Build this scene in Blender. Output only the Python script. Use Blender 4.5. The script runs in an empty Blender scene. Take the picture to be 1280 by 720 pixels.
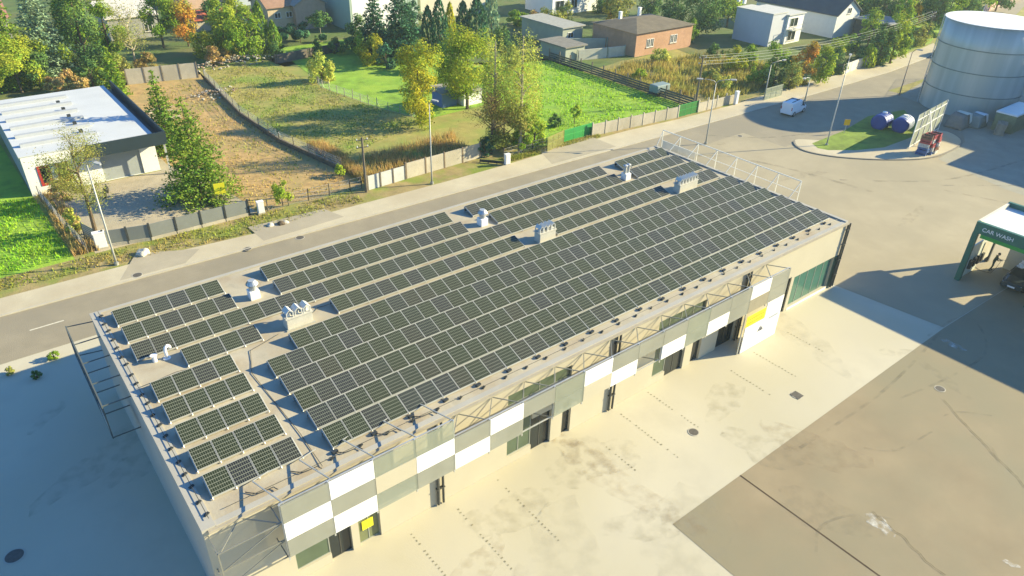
import bpy, bmesh, math, random
import numpy as np
from mathutils import Vector, Matrix
random.seed(7)
RNG = np.random.default_rng(11)
S = bpy.context.scene
COL = S.collection
PI = math.pi
# ------------------------------------------------------------------ camera
CP = np.array([-2.93243504, -23.61657453, 30.77793779])
FPX, PITCH, ROLL, YAW = 904.3143605, 0.550981076, 0.0294337792, 0.889125635
_f = np.array([math.cos(YAW)*math.cos(PITCH), math.sin(YAW)*math.cos(PITCH), -math.sin(PITCH)])
_r = np.array([math.sin(YAW), -math.cos(YAW), 0.0]); _u = np.cross(_r, _f)
_r, _u = _r*math.cos(ROLL)+_u*math.sin(ROLL), -_r*math.sin(ROLL)+_u*math.cos(ROLL)

def G(x, y, z=0.0):
    """point of the plane at height z seen at pixel x, y of the 1280 x 720 photograph"""
    d = _f + _r*(x-640)/FPX - _u*(y-360)/FPX
    t = (z-CP[2])/d[2]
    p = CP + d*t
    return (float(p[0]), float(p[1]))

def PY(P):
    d = np.array(P, float)-CP
    return 360-FPX*(d@_u)/(d@_f)

def HT(base, top_y):
    """height of something standing at ground point base whose top is at picture row top_y"""
    lo, hi = 0.1, 60.0
    for _ in range(40):
        m = (lo+hi)/2
        if PY((base[0], base[1], m)) > top_y: lo = m
        else: hi = m
    return lo

def PXM(base):
    """pixels per metre at a ground point"""
    d = np.array((base[0], base[1], 0.0))-CP
    return FPX/float(d@_f)

# ------------------------------------------------------------------ materials
MATS = {}
def _nt(name):
    m = bpy.data.materials.new(name); m.use_nodes = True
    nt = m.node_tree
    return m, nt, nt.nodes, nt.links, nt.nodes['Principled BSDF']

def mat(name, c, rough=0.7, metal=0.0, var=0.12, scale=1.5, c2=None, bump=0.0, bscale=None, detail=5, spec=0.4, dirt=None, coord='Object'):
    """procedural surface: base colour varied by two noises; c2 = second colour mixed in patches"""
    if name in MATS: return MATS[name]
    m, nt, N, L, B = _nt(name)
    tc = N.new('ShaderNodeTexCoord')
    n1 = N.new('ShaderNodeTexNoise'); n1.inputs['Scale'].default_value = scale; n1.inputs['Detail'].default_value = detail
    n1.inputs['Roughness'].default_value = 0.62
    L.new(tc.outputs[coord], n1.inputs['Vector'])
    rp = N.new('ShaderNodeValToRGB')
    rp.color_ramp.elements[0].position = 0.3; rp.color_ramp.elements[1].position = 0.7
    a = [max(0, x*(1-var)) for x in c]; b = [min(1, x*(1+var)) for x in c]
    rp.color_ramp.elements[0].color = (*a, 1); rp.color_ramp.elements[1].color = (*b, 1)
    L.new(n1.outputs['Fac'], rp.inputs['Fac'])
    out = rp.outputs['Color']
    if c2 is not None:
        n2 = N.new('ShaderNodeTexNoise'); n2.inputs['Scale'].default_value = scale*(dirt or 0.22); n2.inputs['Detail'].default_value = 6
        n2.inputs['Roughness'].default_value = 0.6
        L.new(tc.outputs[coord], n2.inputs['Vector'])
        r2 = N.new('ShaderNodeValToRGB'); r2.color_ramp.elements[0].position = 0.45; r2.color_ramp.elements[1].position = 0.62
        L.new(n2.outputs['Fac'], r2.inputs['Fac'])
        mx = N.new('ShaderNodeMix'); mx.data_type = 'RGBA'
        L.new(r2.outputs['Color'], mx.inputs[0]); L.new(out, mx.inputs[6]); mx.inputs[7].default_value = (*c2, 1)
        out = mx.outputs[2]
    L.new(out, B.inputs['Base Color'])
    B.inputs['Roughness'].default_value = rough; B.inputs['Metallic'].default_value = metal
    B.inputs['Specular IOR Level'].default_value = spec
    if bump:
        n3 = N.new('ShaderNodeTexNoise'); n3.inputs['Scale'].default_value = bscale or scale*6; n3.inputs['Detail'].default_value = 6
        L.new(tc.outputs[coord], n3.inputs['Vector'])
        bp = N.new('ShaderNodeBump'); bp.inputs['Strength'].default_value = bump; bp.inputs['Distance'].default_value = 0.1
        L.new(n3.outputs['Fac'], bp.inputs['Height']); L.new(bp.outputs['Normal'], B.inputs['Normal'])
    MATS[name] = m
    return m

def leafmat(name, c, c2=None, patch=0.35, trans=0.42):
    """foliage: colour varied leaf by leaf, with patches of a second leaf colour, some light let through"""
    if name in MATS: return MATS[name]
    m, nt, N, L, B = _nt(name); N.remove(B)
    out = N['Material Output']
    geo = N.new('ShaderNodeNewGeometry'); tc = N.new('ShaderNodeTexCoord')
    hs = N.new('ShaderNodeHueSaturation')
    mp = N.new('ShaderNodeMapRange'); mp.inputs['To Min'].default_value = 0.65; mp.inputs['To Max'].default_value = 1.85
    L.new(geo.outputs['Random Per Island'], mp.inputs['Value']); L.new(mp.outputs['Result'], hs.inputs['Value'])
    mh = N.new('ShaderNodeMapRange'); mh.inputs['To Min'].default_value = 0.475; mh.inputs['To Max'].default_value = 0.52
    wn = N.new('ShaderNodeMath'); wn.operation = 'FRACT'; w2 = N.new('ShaderNodeMath'); w2.operation = 'MULTIPLY'; w2.inputs[1].default_value = 17.3
    L.new(geo.outputs['Random Per Island'], w2.inputs[0]); L.new(w2.outputs[0], wn.inputs[0]); L.new(wn.outputs[0], mh.inputs['Value'])
    L.new(mh.outputs['Result'], hs.inputs['Hue'])
    no = N.new('ShaderNodeTexNoise'); no.inputs['Scale'].default_value = patch; no.inputs['Detail'].default_value = 3
    L.new(tc.outputs['Object'], no.inputs['Vector'])
    rp = N.new('ShaderNodeValToRGB'); rp.color_ramp.elements[0].position = 0.4; rp.color_ramp.elements[1].position = 0.62
    rp.color_ramp.elements[0].color = (*c, 1); rp.color_ramp.elements[1].color = (*(c2 or [x*1.25 for x in c]), 1)
    L.new(no.outputs['Fac'], rp.inputs['Fac']); L.new(rp.outputs['Color'], hs.inputs['Color'])
    d = N.new('ShaderNodeBsdfDiffuse'); t = N.new('ShaderNodeBsdfTranslucent'); mx = N.new('ShaderNodeMixShader')
    L.new(hs.outputs['Color'], d.inputs['Color']); L.new(hs.outputs['Color'], t.inputs['Color'])
    mx.inputs['Fac'].default_value = trans
    L.new(d.outputs[0], mx.inputs[1]); L.new(t.outputs[0], mx.inputs[2]); L.new(mx.outputs[0], out.inputs['Surface'])
    MATS[name] = m
    return m

def solarmat():
    """dark monocrystalline cells, thin pale lines between them, glass on top"""
    m, nt, N, L, B = _nt('solar_cells')
    tc = N.new('ShaderNodeTexCoord'); sp = N.new('ShaderNodeSeparateXYZ'); L.new(tc.outputs['UV'], sp.inputs[0])
    def line(src, n, w):
        a = N.new('ShaderNodeMath'); a.operation = 'MULTIPLY'; a.inputs[1].default_value = n; L.new(src, a.inputs[0])
        b = N.new('ShaderNodeMath'); b.operation = 'FRACT'; L.new(a.outputs[0], b.inputs[0])
        c = N.new('ShaderNodeMath'); c.operation = 'PINGPONG'; c.inputs[1].default_value = 0.5; L.new(b.outputs[0], c.inputs[0])
        d = N.new('ShaderNodeMath'); d.operation = 'LESS_THAN'; d.inputs[1].default_value = w; L.new(c.outputs[0], d.inputs[0])
        return d.outputs[0]
    l1 = line(sp.outputs[0], 10, 0.06); l2 = line(sp.outputs[1], 6, 0.065)
    mxm = N.new('ShaderNodeMath'); mxm.operation = 'MAXIMUM'; L.new(l1, mxm.inputs[0]); L.new(l2, mxm.inputs[1])
    oi = N.new('ShaderNodeObjectInfo')
    rp = N.new('ShaderNodeValToRGB'); e = rp.color_ramp.elements
    e[0].position = 0.0; e[0].color = (0.022, 0.028, 0.018, 1); e[1].position = 1.0; e[1].color = (0.028, 0.029, 0.022, 1)
    k = e.new(0.55); k.color = (0.022, 0.031, 0.018, 1); k = e.new(0.8); k.color = (0.022, 0.025, 0.034, 1)
    L.new(oi.outputs['Random'], rp.inputs['Fac'])
    mx = N.new('ShaderNodeMix'); mx.data_type = 'RGBA'
    L.new(mxm.outputs[0], mx.inputs[0]); L.new(rp.outputs['Color'], mx.inputs[6]); mx.inputs[7].default_value = (0.22, 0.235, 0.18, 1)
    L.new(mx.outputs[2], B.inputs['Base Color'])
    B.inputs['Roughness'].default_value = 0.32; B.inputs['Specular IOR Level'].default_value = 0.12
    no = N.new('ShaderNodeTexNoise'); no.inputs['Scale'].default_value = 3.0; L.new(tc.outputs['Object'], no.inputs['Vector'])
    mr = N.new('ShaderNodeMapRange'); mr.inputs['To Min'].default_value = 0.2; mr.inputs['To Max'].default_value = 0.5
    L.new(no.outputs['Fac'], mr.inputs['Value']); L.new(mr.outputs['Result'], B.inputs['Roughness'])
    return m

# ------------------------------------------------------------------ mesh collecting
class MB:
    def __init__(s): s.v = []; s.f = []; s.m = []; s.uv = {}
    def quad(s, pts, mi=0):
        i = len(s.v); s.v += [tuple(map(float, p)) for p in pts]; s.f.append(tuple(range(i, i+len(pts)))); s.m.append(mi)
    def box(s, x0, y0, z0, x1, y1, z1, mi=0):
        i = len(s.v)
        s.v += [(x0,y0,z0),(x1,y0,z0),(x1,y1,z0),(x0,y1,z0),(x0,y0,z1),(x1,y0,z1),(x1,y1,z1),(x0,y1,z1)]
        for q in ((0,3,2,1),(4,5,6,7),(0,1,5,4),(1,2,6,5),(2,3,7,6),(3,0,4,7)):
            s.f.append(tuple(i+k for k in q)); s.m.append(mi)
    def cbox(s, cx, cy, cz, sx, sy, sz, rz=0, mi=0):
        i = len(s.v); c, n = math.cos(rz), math.sin(rz)
        for dz in (-.5, .5):
            for dx, dy in ((-.5,-.5),(.5,-.5),(.5,.5),(-.5,.5)):
                x, y = dx*sx, dy*sy
                s.v.append((cx+x*c-y*n, cy+x*n+y*c, cz+dz*sz))
        for q in ((0,3,2,1),(4,5,6,7),(0,1,5,4),(1,2,6,5),(2,3,7,6),(3,0,4,7)):
            s.f.append(tuple(i+k for k in q)); s.m.append(mi)
    def bar(s, p, q, w=0.05, h=None, mi=0):
        """square bar between two points"""
        p = Vector(p); q = Vector(q); d = (q-p)
        if d.length < 1e-6: return
        d.normalize(); up = Vector((0,0,1)) if abs(d.z) < .95 else Vector((1,0,0))
        a = d.cross(up).normalized()*(w/2); b = a.cross(d).normalized()*((h or w)/2)
        i = len(s.v)
        for e in (p, q):
            for k in (-a-b, a-b, a+b, -a+b): s.v.append(tuple(e+k))
        for f in ((0,1,5,4),(1,2,6,5),(2,3,7,6),(3,0,4,7),(3,2,1,0),(4,5,6,7)):
            s.f.append(tuple(i+k for k in f)); s.m.append(mi)
    def tube(s, pts, rad, n=8, mi=0, caps=True):
        """tube through points with a radius per point (or one)"""
        pts = [Vector(p) for p in pts]
        if not hasattr(rad, '__len__'): rad = [rad]*len(pts)
        base = len(s.v)
        for k, p in enumerate(pts):
            a = pts[max(k-1, 0)]; b = pts[min(k+1, len(pts)-1)]
            d = (b-a).normalized() if (b-a).length > 1e-9 else Vector((0,0,1))
            ref = Vector((1,0,0)) if abs(d.x) < .9 else Vector((0,1,0))
            u = d.cross(ref).normalized(); w = d.cross(u)
            for j in range(n):
                t = 2*PI*j/n
                s.v.append(tuple(p+(u*math.cos(t)+w*math.sin(t))*rad[k]))
        for k in range(len(pts)-1):
            for j in range(n):
                s.f.append((base+k*n+j, base+k*n+(j+1)%n, base+(k+1)*n+(j+1)%n, base+(k+1)*n+j)); s.m.append(mi)
        if caps:
            s.f.append(tuple(base+j for j in range(n))[::-1]); s.m.append(mi)
            s.f.append(tuple(base+(len(pts)-1)*n+j for j in range(n))); s.m.append(mi)
    def prism(s, poly, z0, z1, mi=0):
        """vertical prism over a counter-clockwise polygon"""
        n = len(poly); i = len(s.v)
        s.v += [(x, y, z0) for x, y in poly]+[(x, y, z1) for x, y in poly]
        s.f.append(tuple(range(i+n, i+2*n))); s.m.append(mi)
        s.f.append(tuple(range(i, i+n))[::-1]); s.m.append(mi)
        for k in range(n):
            s.f.append((i+k, i+(k+1)%n, i+n+(k+1)%n, i+n+k)); s.m.append(mi)
    def build(s, name, mats, parent=None, loc=(0,0,0), smooth=False, bevel=0):
        me = bpy.data.meshes.new(name); me.from_pydata(s.v, [], s.f)
        for m in (mats if isinstance(mats, (list, tuple)) else [mats]): me.materials.append(m)
        me.polygons.foreach_set('material_index', s.m)
        if smooth: me.polygons.foreach_set('use_smooth', [True]*len(me.polygons))
        me.update()
        o = bpy.data.objects.new(name, me); COL.objects.link(o); o.location = loc
        if parent is not None: o.parent = parent
        if bevel:
            b = o.modifiers.new('bevel', 'BEVEL'); b.width = bevel; b.segments = 2; b.limit_method = 'ANGLE'
        return o

def thing(name, label, cat, loc=(0,0,0), rz=0, group=None):
    o = bpy.data.objects.new(name, None); COL.objects.link(o); o.location = loc; o.rotation_euler = (0,0,rz)
    o.empty_display_size = 0.3
    o['label'] = label; o['category'] = cat
    if group: o['group'] = group
    return o
def tag(o, label, cat, group=None, kind=None):
    o['label'] = label; o['category'] = cat
    if group: o['group'] = group
    if kind: o['kind'] = kind
    return o
def struct(name, mb, m, z=0.0):
    o = mb.build(name, m); o['kind'] = 'structure'; o['label'] = name.replace('_', ' ')+' of the place'; o.location.z = z
    return o
def sheet(name, poly, m, z, label=None):
    """flat ground sheet; big polygons are triangulated by bmesh"""
    bm = bmesh.new(); vs = [bm.verts.new((x, y, 0)) for x, y in poly]; f = bm.faces.new(vs)
    if f.normal.z < 0: f.normal_flip()
    bmesh.ops.triangulate(bm, faces=[f])
    me = bpy.data.meshes.new(name); bm.to_mesh(me); bm.free(); me.materials.append(m)
    for p in me.polygons:
        if p.normal.z < 0: p.flip()
    o = bpy.data.objects.new(name, me); COL.objects.link(o); o.location.z = z; o['kind'] = 'structure'
    if label: o['label'] = label
    return o
def slab(name, poly, m, z0, z1, label=None):
    a = sum(poly[i][0]*poly[(i+1)%len(poly)][1]-poly[(i+1)%len(poly)][0]*poly[i][1] for i in range(len(poly)))
    if a < 0: poly = poly[::-1]
    b = MB(); b.prism(poly, z0, z1); o = b.build(name, m); o['kind'] = 'structure'
    if label: o['label'] = label
    return o
def copy_tree(o, parent=None):
    c = o.copy(); COL.objects.link(c); c.parent = parent
    for ch in list(o.children): copy_tree(ch, c)
    return c

# ------------------------------------------------------------------ materials used
M_CONC  = mat('yard_concrete', (0.51,0.47,0.35), 0.85, var=0.07, scale=0.35, c2=(0.47,0.43,0.305), bump=0.04, bscale=9, dirt=0.25)
M_CONC2 = mat('old_concrete', (0.28,0.225,0.137), 0.85, var=0.12, scale=0.28, c2=(0.245,0.215,0.135), bump=0.05, bscale=8)
M_ROAD  = mat('asphalt', (0.29,0.252,0.175), 0.85, var=0.10, scale=0.5, c2=(0.255,0.225,0.16), bump=0.2, bscale=14)
M_JUNC  = mat('worn_tarmac', (0.36,0.31,0.205), 0.85, var=0.08, scale=0.3, c2=(0.31,0.27,0.18), bump=0.08, bscale=10)
M_WALK  = mat('pavement', (0.50,0.445,0.31), 0.85, var=0.08, scale=0.5, c2=(0.44,0.38,0.26), bump=0.15, bscale=12)
M_KERB  = mat('kerb_stone', (0.44,0.41,0.33), 0.8, var=0.1, scale=1.2)
M_EARTH = mat('bare_earth', (0.43,0.285,0.115), 0.95, var=0.28, scale=1.1, c2=(0.34,0.26,0.10), bump=0.3, bscale=4)
M_VERGE = mat('verge', (0.30,0.235,0.10), 0.95, var=0.3, scale=0.7, c2=(0.19,0.24,0.035), bump=0.4, bscale=6, dirt=0.4)
M_GRASS = mat('lawn', (0.20,0.35,0.03), 0.95, var=0.34, scale=0.55, c2=(0.27,0.41,0.035), bump=0.45, bscale=5, dirt=0.35)
M_GRASS2= mat('rough_grass', (0.31,0.27,0.075), 0.95, var=0.28, scale=0.5, c2=(0.22,0.27,0.05), bump=0.25, bscale=4, dirt=0.3)
M_DULL  = mat('dull_meadow', (0.12,0.14,0.05), 0.95, var=0.3, scale=0.25, c2=(0.18,0.15,0.07), bump=0.7, bscale=3)
M_GRAVEL= mat('gravel', (0.42,0.36,0.25), 0.9, var=0.15, scale=0.8, c2=(0.36,0.33,0.24), bump=0.5, bscale=12)
M_ROOF  = mat('roof_membrane', (0.44,0.395,0.29), 0.85, var=0.16, scale=0.9, c2=(0.36,0.30,0.205), bump=0.1, bscale=6, dirt=0.5)
M_WALL  = mat('render_wall', (0.47,0.43,0.32), 0.85, var=0.04, scale=0.4, bump=0.05, bscale=20)
M_PARA  = mat('parapet_cap', (0.40,0.38,0.32), 0.6, var=0.08, scale=0.6)
M_WHITE = mat('white_paint', (0.80,0.80,0.78), 0.55, var=0.03, scale=1)
M_CLADW = mat('white_cladding', (0.82,0.82,0.80), 0.45, var=0.03, scale=0.5)
M_CLADG = mat('grey_cladding', (0.34,0.345,0.285), 0.45, var=0.08, scale=0.5)
M_CLADL = mat('pale_green_cladding', (0.34,0.37,0.29), 0.45, var=0.08, scale=0.5)
M_STEEL = mat('galvanised_steel', (0.55,0.56,0.54), 0.4, metal=0.5, var=0.12, scale=2)
M_ALU   = mat('aluminium_frame', (0.46,0.46,0.41), 0.4, metal=0.3, var=0.05, scale=2)
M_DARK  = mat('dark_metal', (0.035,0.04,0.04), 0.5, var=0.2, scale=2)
M_DPIPE = mat('dark_pipe', (0.07,0.07,0.06), 0.5, var=0.2, scale=2)
M_GLASSG= mat('green_glass', (0.085,0.12,0.075), 0.12, var=0.15, scale=0.6, spec=0.5)
M_GLASSD= mat('dark_glass', (0.02,0.028,0.03), 0.08, var=0.2, scale=0.8, spec=0.5)
M_CBLK  = mat('concrete_block', (0.52,0.50,0.42), 0.85, var=0.1, scale=2, bump=0.2)
M_YEL   = mat('yellow_sign', (0.80,0.72,0.03), 0.5, var=0.04, scale=2)
M_BARK  = mat('bark', (0.12,0.09,0.055), 0.95, var=0.3, scale=4, bump=0.5)
M_BARKP = mat('pale_bark', (0.38,0.33,0.24), 0.9, var=0.25, scale=4, bump=0.3)
M_WOOD  = mat('weathered_wood', (0.15,0.13,0.10), 0.9, var=0.3, scale=3, bump=0.3)
M_CFENCE= mat('cast_concrete', (0.47,0.43,0.34), 0.9, var=0.12, scale=1.2, c2=(0.38,0.35,0.27), bump=0.2)
M_FGREY = mat('grey_fence_board', (0.20,0.215,0.20), 0.6, var=0.08, scale=1)
M_GREENM= mat('green_paint', (0.03,0.28,0.06), 0.5, var=0.1, scale=1.5)
M_GREEND= mat('dark_green_paint', (0.03,0.135,0.095), 0.5, var=0.12, scale=1)
M_RUBBER= mat('rubber', (0.02,0.02,0.02), 0.8, var=0.2, scale=4)
def perforate(m, a):
    m.node_tree.nodes['Principled BSDF'].inputs['Alpha'].default_value = a
for m_, a_ in ((M_CLADG,.68),(M_CLADL,.5)): perforate(m_, a_)
SOLAR = solarmat()

# ------------------------------------------------------------------ ground
XR = 420.0
sheet('ground', [(-450,-450),(700,-450),(700,700),(-450,700)], M_GRASS2, -0.02, 'rough open ground around the site')
sheet('yard', [(-120,-160),(300,-160),(300,-2),(120,4),(97,9.3),(76,9.3),(76,27.75),(-120,27.75)], M_CONC, -0.012, 'pale concrete yard')
# road: along the back of the building, then on to the right past the tank
road = [(76,27.75),(76,21.6),(77.2,21.6),(78.5,23.9),(81.2,24.6),(88,26.2),(99.2,26.9),(113,26.9),(123,27.0),(136,28.8),(165,33.5),(230,50),(228,56),(165,40.5),(146,35.6),(137,33.6),(122,32.5),(100,32.4),(76,32.78)]
sheet('road', [(-120,27.75),(76,27.75),(76,32.78),(43,33.3),(22,33.7),(5,34.2),(-120,36.5)], M_ROAD, -0.004, 'asphalt street behind the building')
sheet('road', road, M_ROAD, -0.004, 'asphalt street behind the building')
sheet('junction', [(50.8,27.75),(75.99,27.75),(75.99,21.6),(77.2,21.6),(76.9,19.0),(78.5,15.7),(82.6,11.9),(89.1,8.4),(87,0),(86,-6),(75,-9.55),(51.9,-8.65),(50.8,0)], M_JUNC, 0.0, 'asphalt mouth of the yard beside the street')
b = MB(); b.box(-3.2,31.0,0,-1.0,31.13,0.002); b.box(-9.5,31.2,0,-7.0,31.33,0.002)
o = b.build('road_marking', mat('road_paint', (0.62,0.58,0.46), 0.8, var=0.2, scale=5), loc=(0,0,0.0)); o['kind']='structure'; o['label']='faded white dashes along the street'
walk = [(-120,36.5),(5,34.2),(22,33.7),(43,33.3),(74,32.8),(100,32.4),(122,32.5),(137,33.6),(146,35.6),(150,38.4),(143.8,37.6),(129,36.3),(113,36.3),(98,36.4),(85,35.7),(73,35.9),(64,36.6),(52,36.6),(44,36.3),(36,36.2),(22,36.4),(16,36.2),(9.4,36.8),(-120,38.5)]
slab('sidewalk', walk, M_WALK, -0.1, 0.09, 'pale pavement on the far side of the street')
b = MB()
edge = walk[:9]
for p, q in zip(edge[:-1], edge[1:]): b.bar((p[0],p[1]-0.07,0.05),(q[0],q[1]-0.07,0.05),0.14,0.12)
o = b.build('kerb', M_KERB); o['kind']='structure'; o['label']='stone kerb along the street'
M_ROADW = mat('worn_asphalt', (0.38,0.335,0.24), 0.85, var=0.10, scale=0.5, c2=(0.34,0.30,0.22), bump=0.1, bscale=14)
# asphalt driveway crossings in the pavement
for i, px in enumerate([((150,352),(232,330),(250,312),(170,318)), ((330,302),(430,272),(405,262),(310,285)), ((690,206),(770,184),(740,172),(672,187))]):
    sheet('driveway_crossing', [G(*q) for q in px], M_ROADW, 0.094, 'worn asphalt crossing in the pavement')
sheet('verge', [(-120,38.5),(9.4,36.8),(16,36.2),(22,36.4),(36,36.2),(44,36.3),(52,36.6),(64,36.6),(73,35.9),(85,35.7),(92,36.2),(92,42),(60,41),(45,41.5),(-120,44)], M_VERGE, 0.0, 'strip of scrubby verge between pavement and fences')
# plots behind the street
M_GARDEN = mat('garden_ground', (0.09,0.14,0.03), 0.95, var=0.3, scale=0.4, c2=(0.15,0.15,0.05), bump=0.5, bscale=3)
sheet('garden', [(-120,80.2),(13.5,80.2),(13.5,92),(66,96),(70,106),(66,190),(-120,190)], M_GARDEN, 0.003, 'overgrown garden ground behind the plots')
sheet('garden', [(66,74.5),(79,70),(79,60.5),(92,62),(160,66),(160,190),(66,190)], M_GARDEN, 0.002, 'garden ground between the far houses')
sheet('roadside_scrub', [(92,37.0),(126,37.4),(142,44.5),(175,58),(175,66),(104,66),(102,56)], M_GARDEN, 0.005, 'dark ground under the roadside shrubs')
sheet('lawn', [(-120,40.5),(1.6,40.5),(1.0,56),(0.4,80),(-120,80)], M_GRASS, 0.004, 'bright lawn at the left edge')
sheet('gravel_drive', [(3.2,40.6),(17.3,40.6),(17.6,44),(16.6,54),(14.4,57),(13.4,66),(13,56.2),(2.2,56.2)], M_GRAVEL, 0.004, 'gravel forecourt of the white building')
sheet('earth_plot', [(17.3,40.6),(28.4,40.4),(28.6,45),(26.6,57),(26.3,69),(28,88),(28.5,91),(14,91),(14,57),(16.6,54)], M_EARTH, 0.006, 'bare brown earth plot')
sheet('rough_plot', [(28.8,40.4),(43.5,39.8),(45,54.6),(42.4,62.3),(40.2,75),(41.4,81.6),(40,94),(29,94),(26.5,69)], M_GRASS2, 0.006, 'rough half-mown plot')
sheet('long_lawn', [(45.2,54.6),(58,55.5),(66,70),(66,100),(44,100),(42,82),(40.6,75),(42.8,62.3)], M_GRASS, 0.008, 'long lawn behind the yellow tree')
sheet('meadow', [(51,38.4),(59,38.6),(73,37.2),(78.5,37.2),(78.5,69),(62,74),(56,56)], M_GRASS, 0.010, 'bright green meadow')
sheet('dry_strip', [(79.2,37.0),(92,36.6),(104,46),(100,58),(89,62),(79,60)], mat('dry_strip',(0.27,0.23,0.08),0.95,var=0.3,scale=0.5,c2=(0.20,0.20,0.05),bump=0.7,bscale=4), 0.008, 'dry yellow strip behind the wooden fence')
def smooth(P, n=6):
    out = []; N_ = len(P)
    for i in range(N_):
        p0, p1, p2, p3 = (np.array(P[(i+k-1) % N_]) for k in range(4))
        for k in range(n):
            t = k/n; out.append(tuple(.5*((2*p1)+(-p0+p2)*t+(2*p0-5*p1+4*p2-p3)*t*t+(-p0+3*p1-3*p2+p3)*t**3)))
    return out
island = [G(*q) for q in ((1015,180),(1022,186),(1035,188.5),(1070,188.5),(1105,185),(1140,172),(1152,163),(1130,138),(1085,146),(1055,164))]
sheet('road', [(76,8),(87.5,8.3),(97,9.4),(111,9.4),(111,27.0),(76,27.0)], M_ROAD, -0.008, 'asphalt round the junction island')
isl_pave = smooth([(79.4,22.2),(77.4,20.9),(76.9,18.8),(78.5,15.7),(82.6,11.9),(88.0,9.2),(96,9.4),(99,12.5),(96,14.6),(90,14.6),(86,16.5),(81.6,20.4)])
slab('island_pavement', isl_pave, M_WALK, -0.1, 0.085, 'pale kerbed island at the junction')
b = MB()
for p, q in zip(isl_pave[2:44], isl_pave[3:45]): b.bar((p[0],p[1],0.045),(q[0],q[1],0.045),0.22,0.11)
o = b.build('island_kerb', mat('dark_kerb',(0.22,0.2,0.16),0.8,var=0.1)); o['kind']='structure'; o['label']='dark kerb round the junction island'
slab('island_grass', island, mat('island_lawn',(0.17,0.25,0.03),.95,var=.35,scale=.6,c2=(0.22,0.25,0.05),bump=.4,bscale=5), -0.1, 0.092, 'grass patch on the junction island')
sheet('tank_yard', [(88,8.6),(97,9.4),(106,14),(110,24.5),(123,26.6),(150,27),(190,20),(190,-20),(84,-20),(85,0)], mat('tank_yard',(0.30,0.285,0.22),0.9,var=0.12,scale=0.4,bump=0.2), 0.002, 'grey yard at the foot of the tank')
sheet('far_lawn', [(126,37.2),(150,39.0),(200,55),(200,64),(140,44)], M_GRASS, 0.004, 'grass bank beside the far road')
# darker slab of old concrete, expansion joint, faded bay dots
sheet('old_slab', [(20.7,-8.7),(51.9,-8.7),(75,-9.6),(120,-10.5),(120,-150),(20.2,-150)], M_CONC2, -0.003, 'darker old concrete slab')
b = MB(); b.box(26.50,-60,0,26.60,-8.7,0.003); 
o = b.build('joint', mat('joint_tar',(0.07,0.045,0.025),0.9,var=0.3,scale=3), loc=(0,0,0.0)); o['kind']='structure'; o['label']='tar filled joint in the concrete'
b = MB()
for x, y0, y1 in ((9.25,-0.9,-4.6),(12.12,-1.0,-5.8),(15.13,-0.6,-5.8),(21.97,-2.4,-5.2),(24.78,-0.6,-5.7),(27.8,-0.4,-4.6),(37.3,-1.9,-5.7),(41.5,-1.9,-5.0),(34.2,-2.0,-5.4)):
    y = y0
    while y > y1:
        if random.random() < .85:
            w = random.uniform(.07,.13)
            b.cbox(x+random.uniform(-.02,.02), y, 0.001, w, random.uniform(.07,.11), 0.002, random.uniform(-.3,.3))
        y -= 0.26
o = b.build('bay_marking', mat('bay_dots',(0.25,0.23,0.15),0.9,var=0.3,scale=3), loc=(0,0,-0.004)); o['kind']='structure'; o['label']='faded dotted parking bay lines'
# stains
def blot(x, y, rx, ry, m, z, seed, rz=0):
    rr = random.Random(seed); n = 26; pts = []
    ph = [rr.uniform(0,6.28) for _ in range(4)]
    for k in range(n):
        t = 2*PI*k/n; q = 1+.18*math.sin(2*t+ph[0])+.14*math.sin(3*t+ph[1])+.1*math.sin(5*t+ph[2])+.07*math.sin(9*t+ph[3])
        a, c = rx*q*math.cos(t), ry*q*math.sin(t)
        pts.append((x+a*math.cos(rz)-c*math.sin(rz), y+a*math.sin(rz)+c*math.cos(rz)))
    return sheet('stain', pts, m, z, 'stain on the concrete')
def stainmat(name, c, soft=0.5, scale=1.4):
    m = mat(name, c, 0.9, var=0.1, scale=2)
    nt = m.node_tree; N, L = nt.nodes, nt.links; B = N['Principled BSDF']
    tc = N.new('ShaderNodeTexCoord'); no = N.new('ShaderNodeTexNoise'); no.inputs['Scale'].default_value = scale; no.inputs['Detail'].default_value = 8
    L.new(tc.outputs['Object'], no.inputs['Vector'])
    rp = N.new('ShaderNodeValToRGB'); rp.color_ramp.elements[0].position = 0.42; rp.color_ramp.elements[1].position = 0.75
    rp.color_ramp.elements[1].color = (soft,soft,soft,1)
    L.new(no.outputs['Fac'], rp.inputs['Fac']); L.new(rp.outputs['Color'], B.inputs['Alpha'])
    return m
ST_D = stainmat('damp_stain', (0.30,0.27,0.19), 0.2); ST_R = stainmat('rusty_stain', (0.38,0.29,0.18), 0.26); ST_G = stainmat('grey_wear', (0.44,0.41,0.32), 0.2, .8); ST_W = stainmat('pale_spill', (0.72,0.70,0.62), 0.9, 2.2)
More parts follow.
